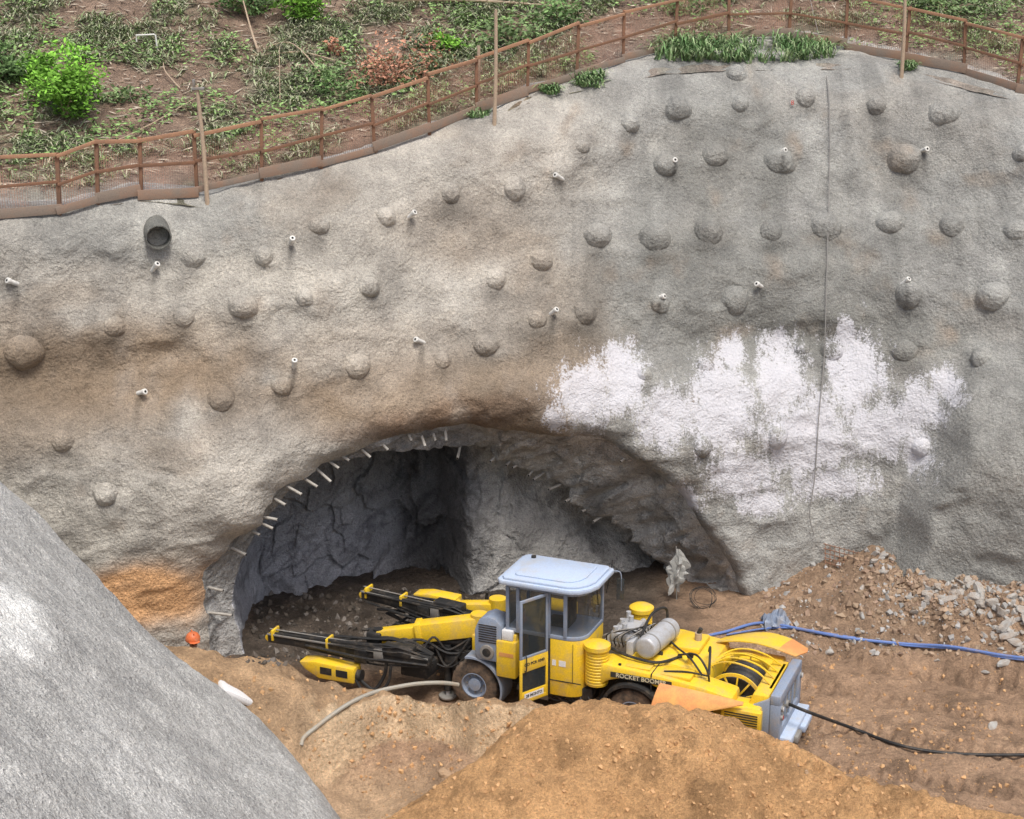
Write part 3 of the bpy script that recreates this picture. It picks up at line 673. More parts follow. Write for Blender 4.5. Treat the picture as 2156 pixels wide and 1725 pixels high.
# ---------------------------------------------------------------- vegetation
def leafmesh(name,C,A,B,col):
    n=len(C); V=np.stack([C-A,C-B*.5+A*.1,C+A,C+B*.5+A*.1],1).reshape(-1,3)
    F=np.arange(4*n).reshape(-1,4); me=pymesh(name,V,F,[M_leaf],False); setcol(me,"Col",np.repeat(col,4,0)); return me
def shrub(px,py,r,hgt,n,col,label,name="shrub",lsz=.09,stems=8):
    b=surf(px,py)
    if b is None: return
    root=empty(name,b); reg(root,label,"bush")
    m=MB(); tips=[]
    for i in range(stems):
        a=random.uniform(0,6.28); q=random.uniform(.2,1.0); t=Vector((math.cos(a)*r*q,math.sin(a)*r*q*.8,hgt*random.uniform(.35,1.05)*(1-.35*q))); tips.append(t)
        m.tube([Vector((0,0,-.1)),t*.5+Vector((0,0,.1*hgt)),t],lambda s:.022*(1-s*.75),M_wood,n=5)
    m.done("stem",root)
    k=n//len(tips); Cs=[];cl=[]
    for t in tips:
        for sub in range(4):
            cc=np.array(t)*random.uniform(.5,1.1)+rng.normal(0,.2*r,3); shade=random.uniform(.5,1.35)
            Cs.append(cc+rng.normal(0,1,(k//4,3))*np.array([.16,.16,.12])*r); cl.append(np.ones((k//4,1))*shade)
    C=np.vstack(Cs); sh=np.vstack(cl); C[:,2]=np.abs(C[:,2])
    nn=len(C); A=rng.normal(0,1,(nn,3)); A[:,2]=A[:,2]*.5+.15; A/=np.linalg.norm(A,axis=1)[:,None]; N=rng.normal(0,1,(nn,3))+np.array([0,-.4,1.2])
    B=np.cross(A,N); B/=np.linalg.norm(B,axis=1)[:,None]; s=lsz*rng.uniform(.5,1.2,(nn,1))
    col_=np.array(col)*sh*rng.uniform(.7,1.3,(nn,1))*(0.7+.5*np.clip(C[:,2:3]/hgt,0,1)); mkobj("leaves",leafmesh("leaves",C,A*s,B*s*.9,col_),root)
G1=(.20,.42,.055);G2=(.15,.25,.09);G3=(.20,.29,.125)
shrub(140,245,1.05,1.4,3300,G1,"bright green leafy bush on the earth slope",lsz=.075,stems=16)
shrub(90,180,.45,.7,900,G1,"bright green leafy bush on the earth slope",stems=6,lsz=.075)
shrub(15,170,.7,1.0,1600,G2,"dark green leafy bush on the earth slope",stems=8,lsz=.075)
shrub(640,40,.9,.9,1400,G1,"green leafy bush near the top of the slope",stems=9,lsz=.075)
shrub(520,30,.8,.8,1000,G2,"dark green leafy bush on the earth slope",lsz=.075)
shrub(690,175,.8,.4,500,G3,"low green weedy bush on the earth slope",lsz=.07)
shrub(715,205,.7,.35,400,G2,"low green weedy bush on the earth slope",lsz=.07)
shrub(945,112,.5,.5,500,G1,"small green bush beside the fence",lsz=.075)
shrub(1085,95,.8,.6,700,G3,"green bush beside the fence",lsz=.08)
shrub(1180,50,1.0,.5,600,G2,"green bush beside the fence",lsz=.08)
shrub(830,175,1.2,.7,1700,(.46,.23,.15),"dry reddish brown dead bush","dead_bush",lsz=.06,stems=16)
shrub(700,120,.3,.4,200,(.46,.22,.14),"small dry reddish brown dead bush","dead_bush",lsz=.06,stems=5)
shrub(250,215,.7,.35,400,G3,"low green weedy bush on the earth slope",lsz=.07)
shrub(1450,30,1.0,.45,500,G2,"green bush behind the fence",lsz=.08)
shrub(2000,25,1.2,.45,600,G3,"green bush behind the fence",lsz=.08)
def blades(P,n_each,lmin,lmax,cols,wid=.022,spread=1.0,up=.8):
    N=len(P)*n_each
    b=np.repeat(P,n_each,0)+rng.normal(0,.04,(N,3))*np.array([1,1,0]); a=rng.uniform(0,2*np.pi,N); L=rng.uniform(lmin,lmax,N)*np.repeat(rng.uniform(.6,1.15,len(P)),n_each)
    dr=np.stack([np.cos(a),np.sin(a),np.zeros(N)],1); sd=np.stack([-np.sin(a),np.cos(a),np.zeros(N)],1)*wid*rng.uniform(.6,1.3,N)[:,None]/2
    sp=rng.uniform(.3,1,N)*spread; z=np.array([0,0,1.])
    m1=b+dr*(L*sp*.35)[:,None]+z*(L*up*.55)[:,None]; m2=b+dr*(L*sp*.8)[:,None]+z*(L*up*.62)[:,None]; t=b+dr*(L*sp*1.15)[:,None]+z*(L*up*.35)[:,None]
    V=np.stack([b-sd,b+sd,m1-sd,m1+sd,m2-sd*.8,m2+sd*.8,t],1).reshape(-1,3); i=np.arange(N)*7
    F=np.concatenate([np.stack([i,i+1,i+3,i+2],1),np.stack([i+2,i+3,i+5,i+4],1)]).tolist()+np.stack([i+4,i+5,i+6],1).tolist()
    c=cols[rng.integers(0,len(cols),N)]*rng.uniform(.65,1.3,(N,1)); return V,F,np.repeat(c,7,0)
GC=np.array([[.33,.38,.22],[.28,.35,.18],[.41,.43,.29],[.22,.30,.13],[.46,.43,.31]])
X=rng.uniform(-13,14,26000);Dd=rng.uniform(.7,11,26000); dn=fbm(X*.9,(rimy(X)+Dd)*.9,0,4,24); k=(dn+.10)*2.0+rng.uniform(-.75,.6,26000)>.5
lim=np.interp(X,[-13,-5,2,6,14],[1.5,1.0,1.3,2.7,1.9]); k&=Dd>lim
X=X[k];Dd=Dd[k];Yy=rimy(X)+Dd;Zz=hillz(X,Yy)
V,F,C=blades(np.stack([X,Yy,Zz],1),5,.15,.65,GC,.03,1.4,.5)
me=pymesh("weeds",V,F,[M_leaf],False); setcol(me,"Col",C); reg(mkobj("weeds",me),"dusty green grass and weeds covering the slope","grass",kind="stuff")
X=rng.uniform(-13,14,10000);Dd=rng.uniform(1.3,11,10000);k=fbm(X*.7,Dd*.7,0,3,99)>.04;X=X[k];Dd=Dd[k];Yy=rimy(X)+Dd;Zz=hillz(X,Yy)+rng.uniform(.03,.2,len(X))
P=np.repeat(np.stack([X,Yy,Zz],1),5,0)+rng.normal(0,.09,(len(X)*5,3))*np.array([1,1,.5]); nn=len(P)
A=rng.normal(0,1,(nn,3))*np.array([1,1,.3]);A/=np.linalg.norm(A,axis=1)[:,None];B=np.cross(A,rng.normal(0,.4,(nn,3))+np.array([0,-.3,1]));B/=np.linalg.norm(B,axis=1)[:,None]
s=rng.uniform(.03,.075,(nn,1)); me=leafmesh("ground_cover",P,A*s,B*s,np.array([.20,.31,.11])*rng.uniform(.5,1.7,(nn,1))); reg(mkobj("ground_cover",me),"low broad leaved green ground cover on the slope","plants",kind="stuff")
X=rng.uniform(-13,14,6500);Dd=rng.uniform(1.2,11,6500);Yy=rimy(X)+Dd;Zz=hillz(X,Yy)+.05; P=np.stack([X,Yy,Zz],1);nn=len(P);A=rng.normal(0,1,(nn,3))*np.array([1,1,.15]);A/=np.linalg.norm(A,axis=1)[:,None];B=np.cross(A,np.array([0,-.3,1.])+rng.normal(0,.3,(nn,3)));s=rng.uniform(.06,.24,(nn,1))
me=leafmesh("dry_straw",P,A*s,B*.028,np.array([.54,.47,.37])*rng.uniform(.5,1.25,(nn,1))); reg(mkobj("dry_straw",me),"dry straw and dead twigs scattered on the slope","straw",kind="stuff")
for (x0,x1,y0,y1,n,l) in [(1375,1750,92,136,340,.8),(1140,1175,188,200,20,.4),(1210,1270,160,185,34,.4),(985,1030,238,250,18,.35),(1900,1930,140,150,16,.35)]:
    P=[]
    for _ in range(n):
        qx=random.uniform(x0,x1); qy=random.uniform(y0,y1)
        if n>100 and (float(vn(qx*.022,3.3))*.6+random.uniform(-.5,.5)<-.30 or abs(qy-114)>24-abs(qx-1565)*.06): continue
        q=surf(qx,qy)
        if q is not None: P.append(tuple(q))
    V,F,C=blades(np.array(P),9,.12,l,np.array([[.13,.24,.09],[.20,.32,.13],[.30,.38,.20]]),.032,1.3,.85)
    me=pymesh("grass_clump",V,F,[M_leaf],False); setcol(me,"Col",C); reg(mkobj("grass_clump",me),"long bladed dark green grass clump at the fence foot","grass","grass clumps on the crest")
def stick(pp,r,label,name="branch",mt=M_wood):
    P=[]
    for (px,py,dz) in pp:
        q=surf(px,py)
        if q is None: return
        P.append(q+Vector((0,0,dz)))
    m=MB(); m.tube(P,lambda s:r*(1-.5*s),mt,n=7); reg(m.done(name),label,"branch")
stick([(545,112,0),(530,90,.3),(515,70,.8)],.035,"bare dead branch leaning out of the slope")
stick([(830,20,.25),(1000,22,.25),(1170,30,.2)],.05,"long bare fallen branch lying on the slope")
stick([(115,330,.05),(260,300,.1),(420,230,.3)],.018,"thin dry branch lying on the slope")
stick([(700,190,.05),(620,120,.3),(560,118,.2)],.02,"thin dry branch lying on the slope")
stick([(590,240,0),(590,150,.6)],.012,"thin upright dead stem"); stick([(20,215,0),(90,220,.1)],.02,"thin dry branch lying on the slope")
stick([(540,118,0),(640,120,.1),(760,150,.05)],.03,"thin dry branch lying on the slope")
stick([(380,190,.03),(350,170,.2),(345,150,.2)],.02,"thin dry branch lying on the slope"); stick([(180,120,.03),(240,110,.1),(300,85,.15)],.02,"thin dry branch lying on the slope")
b=surf(332,110); m=MB(); m.tube([b,b+Vector((-.03,0,.40)),b+Vector((-.06,0,.42)),b+Vector((-.5,0,.40)),b+Vector((-.5,0,.25))],.022,M_pvc,n=8,smooth=False); reg(m.done("bent_pipe"),"thin white bent pipe standing on the slope","pipe")
# ---------------------------------------------------------------- stones
protos=[]
for k_ in range(7):
    bm=bmesh.new(); bmesh.ops.create_icosphere(bm,subdivisions=2,radius=1)
    for _ in range(9):
        n=Vector(rng.normal(0,1,3)).normalized(); dd=random.uniform(.45,.8)
        for v in bm.verts:
            q=v.co.dot(n)-dd
            if q>0: v.co-=n*q
    for v in bm.verts: v.co=Vector((v.co.x,v.co.y*.8,v.co.z*.65))*(1+.05*random.uniform(-1,1))
    me=bpy.data.meshes.new("stone"); bm.to_mesh(me); bm.free(); me.materials.append(M_rock); protos.append(me)
protosb=[]
for me in protos:
    c=me.copy(); c.materials[0]=M_brock; protosb.append(c)
def groundhit(px,py):
    d=ray(px,py).normalized(); r=BV_G.ray_cast(CO,d,200); w=BV_W.ray_cast(CO,d,200); b=BV_B.ray_cast(CO,d,200)
    if r[0] is None or (w[0] is not None and w[3]<r[3]) or (b[0] is not None and b[3]<r[3]): return None
    return r[0]
def stones(n,gen,smin,smax,P,label,grp):
    for _ in range(n):
        h=groundhit(*gen())
        if h is None: continue
        s=smin+(smax-smin)*random.random()**2; o=mkobj("stone",random.choice(P)); o.location=h+Vector((0,0,s*.02)); o.scale=(s*random.uniform(.8,1.4),s*random.uniform(.6,1.1),s*random.uniform(.6,1.1)); o.rotation_euler=(random.uniform(-.8,.8),random.uniform(-.8,.8),random.uniform(0,6.3))
        reg(o,label,"stone",grp)
LG="grey angular broken rock lying on the muddy ground"; GB="broken rocks at the foot of the wall"
stones(105,lambda:(random.gauss(2040,75),random.gauss(1230,32)),.06,.24,protos,LG,GB)
stones(50,lambda:(random.gauss(1900,50),random.gauss(1168,20)),.05,.18,protos,LG,GB)
stones(40,lambda:(random.gauss(2125,35),random.gauss(1320,35)),.06,.26,protos,LG,GB)
stones(45,lambda:(random.uniform(1640,2156),random.uniform(1220,1400)),.05,.15,protos,LG,GB)
stones(20,lambda:(random.uniform(1650,2156),random.uniform(1200,1640)),.05,.09,protosb,"small brown stone on the muddy ground","brown stones on the ground")
stones(1,lambda:(2090,1528),.17,.18,protos,"single grey angular rock on the muddy ground",GB)
stones(1,lambda:(938,1630),.20,.21,protosb,"flat brown stone on the sand heap","brown stones on the ground")
def gravel(name,gens,label,cols,smin,smax,pw=3):
    V=[];F=[];C=[]
    base_=[Vector(v) for v in ((1,0,0),(-1,0,.1),(0,.9,0),(0,-.9,.1),(0,0,.8),(0,0,-.7),(.6,.6,.4),(-.6,.5,.4))]
    fc=[(0,6,4),(6,2,4),(2,7,4),(7,1,4),(1,3,4),(3,0,4),(0,2,6),(2,1,7),(0,3,5),(3,1,5),(1,2,5),(2,0,5)]
    for n,gen in gens:
        for _ in range(n):
            h=groundhit(*gen())
            if h is None: continue
            s=smin+(smax-smin)*random.random()**pw; R=Euler((random.uniform(0,6),random.uniform(0,6),random.uniform(0,6))).to_matrix(); o=len(V); c=np.array(random.choice(cols))*random.uniform(.75,1.15)
            for v in base_: V.append(h+R@Vector((v.x*s,v.y*s*.8,v.z*s))*random.uniform(.8,1.2)); C.append(c)
            F+=[(a+o,b+o,c_+o) for a,b,c_ in fc]
    me=pymesh(name,V,F,[M_leaf],False); setcol(me,"Col",np.array(C)); reg(mkobj(name,me),label,"gravel",kind="stuff")
gravel("gravel",[(1100,lambda:(random.uniform(1600,2156),random.uniform(1180,1380))),(2200,lambda:(random.gauss(2010,100),random.gauss(1222,45)))],"small broken grey and brown rubble at the wall foot",[(.40,.39,.37),(.33,.24,.17),(.36,.26,.18),(.30,.21,.15),(.34,.25,.17)],.02,.12)
gravel("muck",[(700,lambda:(random.uniform(520,1060),random.uniform(1240,1400)))],"dark broken muck on the tunnel floor",[(.07,.06,.05),(.12,.10,.08),(.18,.16,.14)],.02,.12,2)
gravel("clods",[(1500,lambda:(random.uniform(760,2100),random.uniform(1480,1724))),(350,lambda:(random.uniform(430,1080),random.uniform(1380,1620))),(300,lambda:(random.uniform(1600,2156),random.uniform(1380,1660)))],"small earth clods scattered over the sandy ground",[(.56,.33,.16),(.50,.30,.15),(.58,.36,.18)],.012,.075,4)
# ---------------------------------------------------------------- hoses
def hose(pp,r,mt,name,label,n=8):
    P=[]
    for q in pp:
        if len(q)==2:
            h=cast(BV_G,*q)[0]; P.append(h+Vector((0,0,r*.8+.02)))
        else: P.append(Vector(q))
    m=MB(); m.tube(P,r,mt,n=n); return reg(m.done(name),label,"hose")
hose([(1480,1345),(1530,1334),(1600,1316),(1680,1328),(1780,1347),(1900,1360),(2000,1366),(2100,1383),(2200,1396)],.034,M_bhose,"blue_hose","long blue hose lying across the muddy ground")
hose([(1530,1340),(1640,1325),(1760,1340),(1900,1362),(2010,1370),(2110,1388),(2200,1398)],.022,M_bhose,"blue_hose","long blue hose lying across the muddy ground")
hp_=[(634,1570),(640,1556),(665,1535),(700,1508),(740,1482),(785,1462),(830,1448),(880,1440),(930,1438),(965,1442)]
ya=cast(BV_G,634,1570)[0].y; yb_=29.0; PT=[]
for i,(px,py) in enumerate(hp_):
    d=ray(px,py); y=ya+(yb_-ya)*(i/(len(hp_)-1))**.8; q=CO+d*(y/d.y); g=cast(BV_G,px,py)[0]
    if g is not None and g.y<q.y: q=g+Vector((0,0,.03))
    PT.append(tuple(q))
hose(PT,.042,M_ghose,"grey_hose","grey hose running over the sandy bank")
# ---------------------------------------------------------------- drilling rig
RLOC=(1.2,29.80,-.14)
RZ=math.radians(157.5); rig=empty("drilling_rig",RLOC,RZ)
reg(rig,"yellow twin boom tunnel drilling rig with open cab door","drilling rig")
RM=Matrix.Translation(RLOC)@Matrix.Rotation(RZ,4,'Z')
m=MB(); m.box(-3.9,.1,-.55,.55,.42,.92,M_dark,.03); m.box(.0,2.3,-.5,.5,.40,.95,M_dark,.03); m.box(-.35,.35,-.35,.35,.5,1.25,M_yel,.03)
m.box(1.9,2.45,-.75,.75,.7,1.3,M_dark,.04); m.box(.0,1.2,-1.1,.0,.85,1.35,M_yel,.03); m.box(.9,2.0,-1.0,.7,.95,1.15,M_dark,.02); m.cyl((2.0,-.9,1.0),(2.0,.9,1.0),.12,M_dark)
for y in (-1,1):
    m.cyl((1.65,0,.52),(1.65,y*.9,.52),.13,M_dark); m.cyl((-1.65,0,.52),(-1.65,y*.9,.52),.13,M_dark)
m.done("chassis",rig)
def wheel():
    w=empty("wheel"); w.parent=rig
    m=MB(); f=lambda a,o,r: r+(.022 if (r>.48 and math.sin(a*22+(3 if o>0 else 0))>.1) else 0)
    m.lathe([(-.19,.27),(-.20,.40),(-.17,.48),(-.08,.50),(0,.505),(.08,.50),(.17,.48),(.20,.40),(.19,.27)],(0,0,0),M_tyre,n=88,fn=f); m.done("tyre",w)
    m=MB(); m.lathe([(-.18,.28),(.18,.28),(.19,.25),(.10,.23),(.08,.14),(.16,.13),(.17,.0)],(0,0,0),M_blue,n=36)
    for k_ in range(8): a=k_*math.pi/4; m.cyl((.185*math.cos(a),.06,.185*math.sin(a)),(.185*math.cos(a),.12,.185*math.sin(a)),.02,M_steel,n=8)
    m.done("rim",w); return w
w0=wheel(); first=True
for x in (1.65,-1.65):
    for y in (.95,-.95):
        if first: w=w0; first=False
        else:
            w=w0.copy(); COLL.objects.link(w); w.parent=rig
            for c in w0.children: k_=c.copy(); k_.parent=w; COLL.objects.link(k_)
        w.location=(x,y,.50); w.rotation_euler=(0,random.uniform(0,1),0 if y>0 else math.pi)
m=MB(); m.lathe([(-.26,.60),(-.26,.64),(.28,.64),(.28,.60),(.20,.60)],(1.65,.93,.5),M_blue,n=22,a0=math.radians(75),a1=math.radians(205)); m.done("front_fender",rig)
m=MB(); m.lathe([(-.26,.60),(-.26,.64),(.26,.64),(.26,.58),(-.26,.58)],(-1.65,.95,.5),M_dark,n=22,a0=math.radians(20),a1=math.radians(165)); m.done("rear_fender",rig)
cab=empty("cab"); cab.parent=rig
plan=[(.95,1.15),(-.30,1.15)]+[(-.30-.36*math.sin(a),.79+.36*math.cos(a)) for a in [math.radians(t) for t in (15,30,45,60,75,90)]]+[(-.66,.0),(.95,.0)]
m=MB()
m.prism([(.08,1.15)]+plan[1:-1]+[(.08,0)],.62,1.80,M_yel,.02,'z'); m.box(.08,.72,.0,.55,.70,1.75,M_dark,.01); m.box(.72,1.0,.0,1.18,.95,1.75,M_yel,.03)
m.box(.70,1.12,.75,1.26,.85,1.62,M_yel,.03); m.box(.08,.72,.5,1.15,.58,.68,M_dark,.01)
m.box(.02,.10,1.13,1.19,.62,1.8,M_dark,.01); m.box(-.62,.05,1.151,1.158,.93,.95,M_dark,0); m.box(-.45,-.44,1.151,1.156,.95,1.75,M_dark,0)
m.done("body",cab)
m=MB(); m.prism(plan,1.80,1.88,M_blue,.01,'z'); m.prism(plan,2.72,2.84,M_blue,.01,'z')
for (x,y) in [(.92,1.12),(.06,1.13),(-.28,1.13),(-.63,.03),(.92,.03),(.70,1.13)]: m.box(x-.035,x+.035,y-.035,y+.035,1.86,2.74,M_blue,.008)
m.done("window_frame",cab)
m=MB(); pl=[(.15+(x-.15)*.975,.57+(y-.57)*.965) for x,y in plan]; m.start()
lo=[m.bm.verts.new((x,y,1.87)) for x,y in pl]; hi=[m.bm.verts.new((x,y,2.74)) for x,y in pl]
for i in range(len(pl)):
    j=(i+1)%len(pl); m.bm.faces.new([lo[i],lo[j],hi[j],hi[i]])
m.end(M_glass); m.done("window",cab)
RP=[(1.08,1.26),(1.0,1.36),(-.42,1.36),(-.62,1.28),(-.78,1.08),(-.86,.85),(-.86,-.02),(-.80,-.10),(1.0,-.10),(1.08,-.02)]
m=MB(); m.prism(RP,2.84,2.94,M_roof,.03,'z'); rs=lambda e:[(.11+(x-.11)*e,.63+(y-.63)*e) for x,y in RP]
m.prism(rs(.92),2.93,2.99,M_roof,.028,'z'); m.prism(rs(.70),2.985,3.02,M_roof,.015,'z'); m.cyl((.75,.2,3.0),(.75,.2,3.06),.05,M_dark,n=12)
m.tube([(-.70,-.02,2.4),(-.78,-.06,2.9),(-.80,-.08,3.1)],.012,M_dark,n=6)
m.done("roof",cab)
m=MB(); m.box(-.2,.3,.3,.75,1.75,1.95,M_dark,.04); m.box(-.22,-.10,.3,.75,1.9,2.45,M_dark,.04); m.box(.5,.8,.15,.5,1.8,2.15,M_steel,.03); m.tube([(.45,.6,1.8),(.40,.6,2.1)],.02,M_dark); m.done("seat",cab)
m=MB(); m.tube([(-.84,.0,2.9),(-.98,-.05,2.86),(-1.0,-.05,2.5)],.012,M_blue,n=6); m.box(-1.06,-.90,-.07,-.04,2.30,2.75,M_glass,.01); m.tube([(-.70,.55,2.70),(-.70,.45,2.35)],.01,M_dark,n=5); m.done("mirror",cab)
door=empty("door"); door.parent=cab; door.location=(.06,1.19,0); door.rotation_euler=(0,0,math.radians(62))
m=MB(); W_=.70
for z0,z1,mt in ((1.55,2.76,M_blue),(.62,1.55,M_yel)):
    m.box(0,.055,-.02,.02,z0,z1,mt,.008); m.box(W_-.055,W_,-.02,.02,z0,z1,mt,.008); m.box(.05,W_-.05,-.02,.02,z0,z0+(.10 if mt is M_yel else .05),mt,.008); m.box(.05,W_-.05,-.02,.02,z1-(.28 if mt is M_yel else .06),z1,mt,.008)
m.box(.05,W_-.05,-.02,.02,.715,.86,M_yel,.005); m.done("door_frame",door)
m=MB(); m.box(.05,W_-.05,-.006,.006,1.60,2.70,M_glass,0); m.box(.05,W_-.05,-.006,.006,.86,1.27,M_glass,0); m.done("door_window",door)
m=MB(); m.tube([(.6,.03,1.3),(.6,.08,1.35),(.6,.08,1.6),(.6,.03,1.65)],.012,M_dark); m.done("handle",door)
def text(s,size,M,parent,mt,name="lettering",bold=0):
    cu=bpy.data.curves.new("t",'FONT'); cu.body=s; cu.size=size; cu.extrude=.003; cu.offset=bold; cu.align_x='CENTER'; cu.align_y='CENTER'
    t=bpy.data.objects.new("t",cu); COLL.objects.link(t); bpy.context.view_layer.update()
    me=bpy.data.meshes.new_from_object(t.evaluated_get(bpy.context.evaluated_depsgraph_get())); bpy.data.objects.remove(t)
    me.materials.clear(); me.materials.append(mt); o=mkobj(name,me,parent); o.matrix_local=M; return o
def TM(x,y,z): return Matrix.Translation((x,y,z))@Matrix(((-1,0,0),(0,0,1),(0,1,0))).to_4x4()
text("GO PCR 6040",.085,TM(.35,.023,1.42),door,M_decal,bold=.002)
m=MB(); m.box(.12,.60,.0205,.024,.70,.82,M_white,0); m.done("sticker",door)
text("28 MONTO",.08,TM(.36,.025,.76),door,M_decal,bold=.002)
for (a,b_,c,d_,e,f_,mt) in ((-.30,-.16,1.152,1.156,1.25,1.37,M_white),(-.02,-.10,1.152,1.156,1.25,1.37,M_white),(.75,1.05,1.262,1.266,1.30,1.38,M_org)):
    m=MB(); m.box(a,b_,c,d_,e,f_,mt,0); m.done("sticker",cab)
m=MB(); m.prism([(1.02,1.12),(1.55,1.12),(1.60,1.35),(1.60,1.75),(1.50,1.98),(1.32,2.07),(1.15,2.03),(1.02,1.9)],.75,1.22,M_blue,.04)
m.cyl((1.32,1.20,1.32),(1.32,1.26,1.32),.15,M_steel,n=24,b=.01); m.cyl((1.32,1.255,1.32),(1.32,1.265,1.32),.09,M_dark); m.done("front_housing",rig)
m=MB()
for k_ in range(8): m.box(1.12,1.5,1.22,1.232,1.52+.05*k_,1.54+.05*k_,M_dark,0)
m.done("grille",rig)
m=MB(); m.box(.78,1.02,1.0,1.22,1.62,1.84,M_white,.03); m.done("tool_box",rig)
m=MB(); m.box(.2,.9,-.9,-.1,1.3,1.75,M_yel,.03); m.box(.85,1.8,-1.0,.3,1.15,1.45,M_dark,.04); m.box(1.2,1.7,-.3,.5,1.44,1.55,M_dark,.03); m.box(1.5,1.82,.25,.85,1.05,1.45,M_yel,.03); m.done("control_box",rig)
def canister(x,y,z0,z1,r):
    m=MB(); pr=[(0,0),(0,r*.9),(.05,r*.95)]
    n=10
    for k_ in range(n): zz=.08+(z1-z0-.25)*k_/n; pr+= [(zz,r*.9),(zz+.01,r*.96),(zz+.035,r*.96),(zz+.045,r*.9)]
    h_=z1-z0; pr+=[(h_-.16,r),(h_-.14,r*1.08),(h_-.06,r*1.08),(h_-.02,r*.8),(h_,r*.3),(h_,0)]
    m.lathe(pr,(x,y,z0),M_yel,n=32,axis='z'); m.done("air_filter",rig)
canister(-.86,.92,.92,1.80,.24); canister(-1.15,-.92,1.15,1.90,.23)
m=MB(); m.box(-1.5,-.75,-.75,.35,1.2,1.55,M_steel,.04); m.box(-1.35,-.9,-.5,.3,1.55,1.74,M_silver,.03)
for k_ in range(5): m.cyl((-1.0-.12*(k_%2),-.55+.2*k_,1.6),(-1.0-.12*(k_%2),-.55+.2*k_,1.86),.05,M_silver,n=12)
m.cyl((-1.3,-.6,1.68),(-1.3,.4,1.68),.06,M_silver); m.box(-1.45,-1.30,.2,.5,1.3,1.7,M_silver,.02)
for k_ in range(7): m.tube([(-.8-.08*k_,.35,1.5),(-.85-.08*k_,.5,1.75+.04*(k_%3)),(-1.2-.07*k_,.3-.1*k_,1.8),(-1.5,.1-.1*k_,1.6)],.014,M_dark if k_%2 else M_steel,n=6)
m.done("engine",rig)
m=MB(); m.cyl((-1.72,.62,1.66),(-1.88,-.55,1.66),.22,M_silver,n=36,b=.06)
for f_ in (.2,.8):
    a=Vector((-1.72,.62,1.66)).lerp(Vector((-1.88,-.55,1.66)),f_); m.cyl(a+Vector((.003,.02,0)),a-Vector((.003,.02,0)),.226,M_steel,n=36)
m.box(-1.98,-1.62,.25,.30,1.3,1.5,M_dark,.01); m.box(-1.98,-1.62,-.3,-.25,1.3,1.5,M_dark,.01); m.done("tank",rig)
m=MB(); m.tube([(-1.75,-.7,1.5),(-1.72,-.75,1.95),(-1.6,-.2,2.05),(-1.5,.2,1.7)],.028,M_dark); m.tube([(-2.3,.2,1.42),(-2.0,.75,1.48),(-1.4,.7,1.5),(-1.0,.5,1.5)],.03,M_dark); m.tube([(-2.9,.7,1.35),(-2.6,.55,1.6),(-2.2,.0,1.5),(-1.9,-.2,1.6)],.02,M_dark); m.tube([(-3.0,.6,1.35),(-2.9,.2,1.7),(-2.8,-.1,1.5)],.025,M_dark)
m.tube([(-3.05,.75,1.28),(-3.0,.8,1.55),(-2.7,.5,1.66),(-2.3,.3,1.5)],.022,M_dark); m.tube([(-2.2,.9,1.40),(-2.6,.8,1.42),(-3.0,.7,1.36)],.018,M_dark); m.done("engine_hose",rig)
m=MB(); m.prism([(-.78,.92),(-.78,1.38),(-1.1,1.43),(-2.0,1.39),(-3.0,1.29),(-3.6,1.18),(-3.6,.95),(-2.35,.92),(-2.2,1.08),(-1.95,1.17),(-1.4,1.17),(-1.12,1.08),(-.98,.92)],.50,1.10,M_yel,.07)
m.prism([(-1.35,.8),(-1.35,1.44),(-2.0,1.43),(-2.95,1.35),(-3.0,.8)],-1.12,.54,M_yel,.07)
m.box(-1.95,-1.45,.68,1.0,1.395,1.43,M_yel,.01); m.box(-2.6,-2.05,-.9,-.1,1.38,1.49,M_yel,.03); m.box(-2.75,-2.15,.6,1.0,1.32,1.39,M_yel,.02)
m.box(-2.02,-2.0,.5,1.103,.95,1.392,M_dark,0)
m.cyl((-1.35,1.0,1.38),(-1.35,1.0,1.45),.03,M_dark); m.cyl((-2.3,.2,1.33),(-2.3,.2,1.44),.05,M_dark); m.done("hood",rig)
m=MB(); m.box(-2.42,-1.20,1.102,1.108,1.195,1.305,M_decal,0); m.done("name_plate",rig)
text("ROCKET BOOMER",.122,TM(-1.81,1.110,1.25),rig,M_text,bold=.002)
m=MB(); m.cyl((-2.45,-.55,1.35),(-2.45,-.55,1.64),.07,M_wood,n=16); m.cyl((-2.45,-.55,1.62),(-2.50,-.55,1.74),.045,M_dark,n=12); m.done("exhaust_pipe",rig)
m=MB(); m.cyl((-2.55,.35,1.33),(-2.55,.35,1.52),.05,M_yel,n=14); m.cyl((-2.55,.35,1.52),(-2.55,.35,1.59),.065,M_dark,n=14); m.done("filler_cap",rig)
reel=empty("cable_reel"); reel.parent=rig; reel.location=(-3.46,-.1,.80); R_=.56
m=MB()
for y in (-.5,.5):
    m.lathe([(-.02,R_-.06),(-.02,R_),(.02,R_),(.02,R_-.06),(-.02,R_-.06)],(0,y,0),M_yel,n=48)
    for k_ in range(12): a=k_*math.pi/6+.1; m.beam((.1*math.cos(a),y,.1*math.sin(a)),((R_-.04)*math.cos(a),y,(R_-.04)*math.sin(a)),.03,.035,M_yel,.004)
    m.cyl((0,y-.03,0),(0,y+.03,0),.13,M_yel)
m.done("flange",reel)
m=MB(); m.lathe([(-.46,.2)]+[(-.46+.046*k_+.023*j,.42+(.022 if j else 0)) for k_ in range(20) for j in (0,1)]+[(.46,.2)],(0,0,0),M_dark,n=48); m.done("wound_cable",reel)
m=MB()
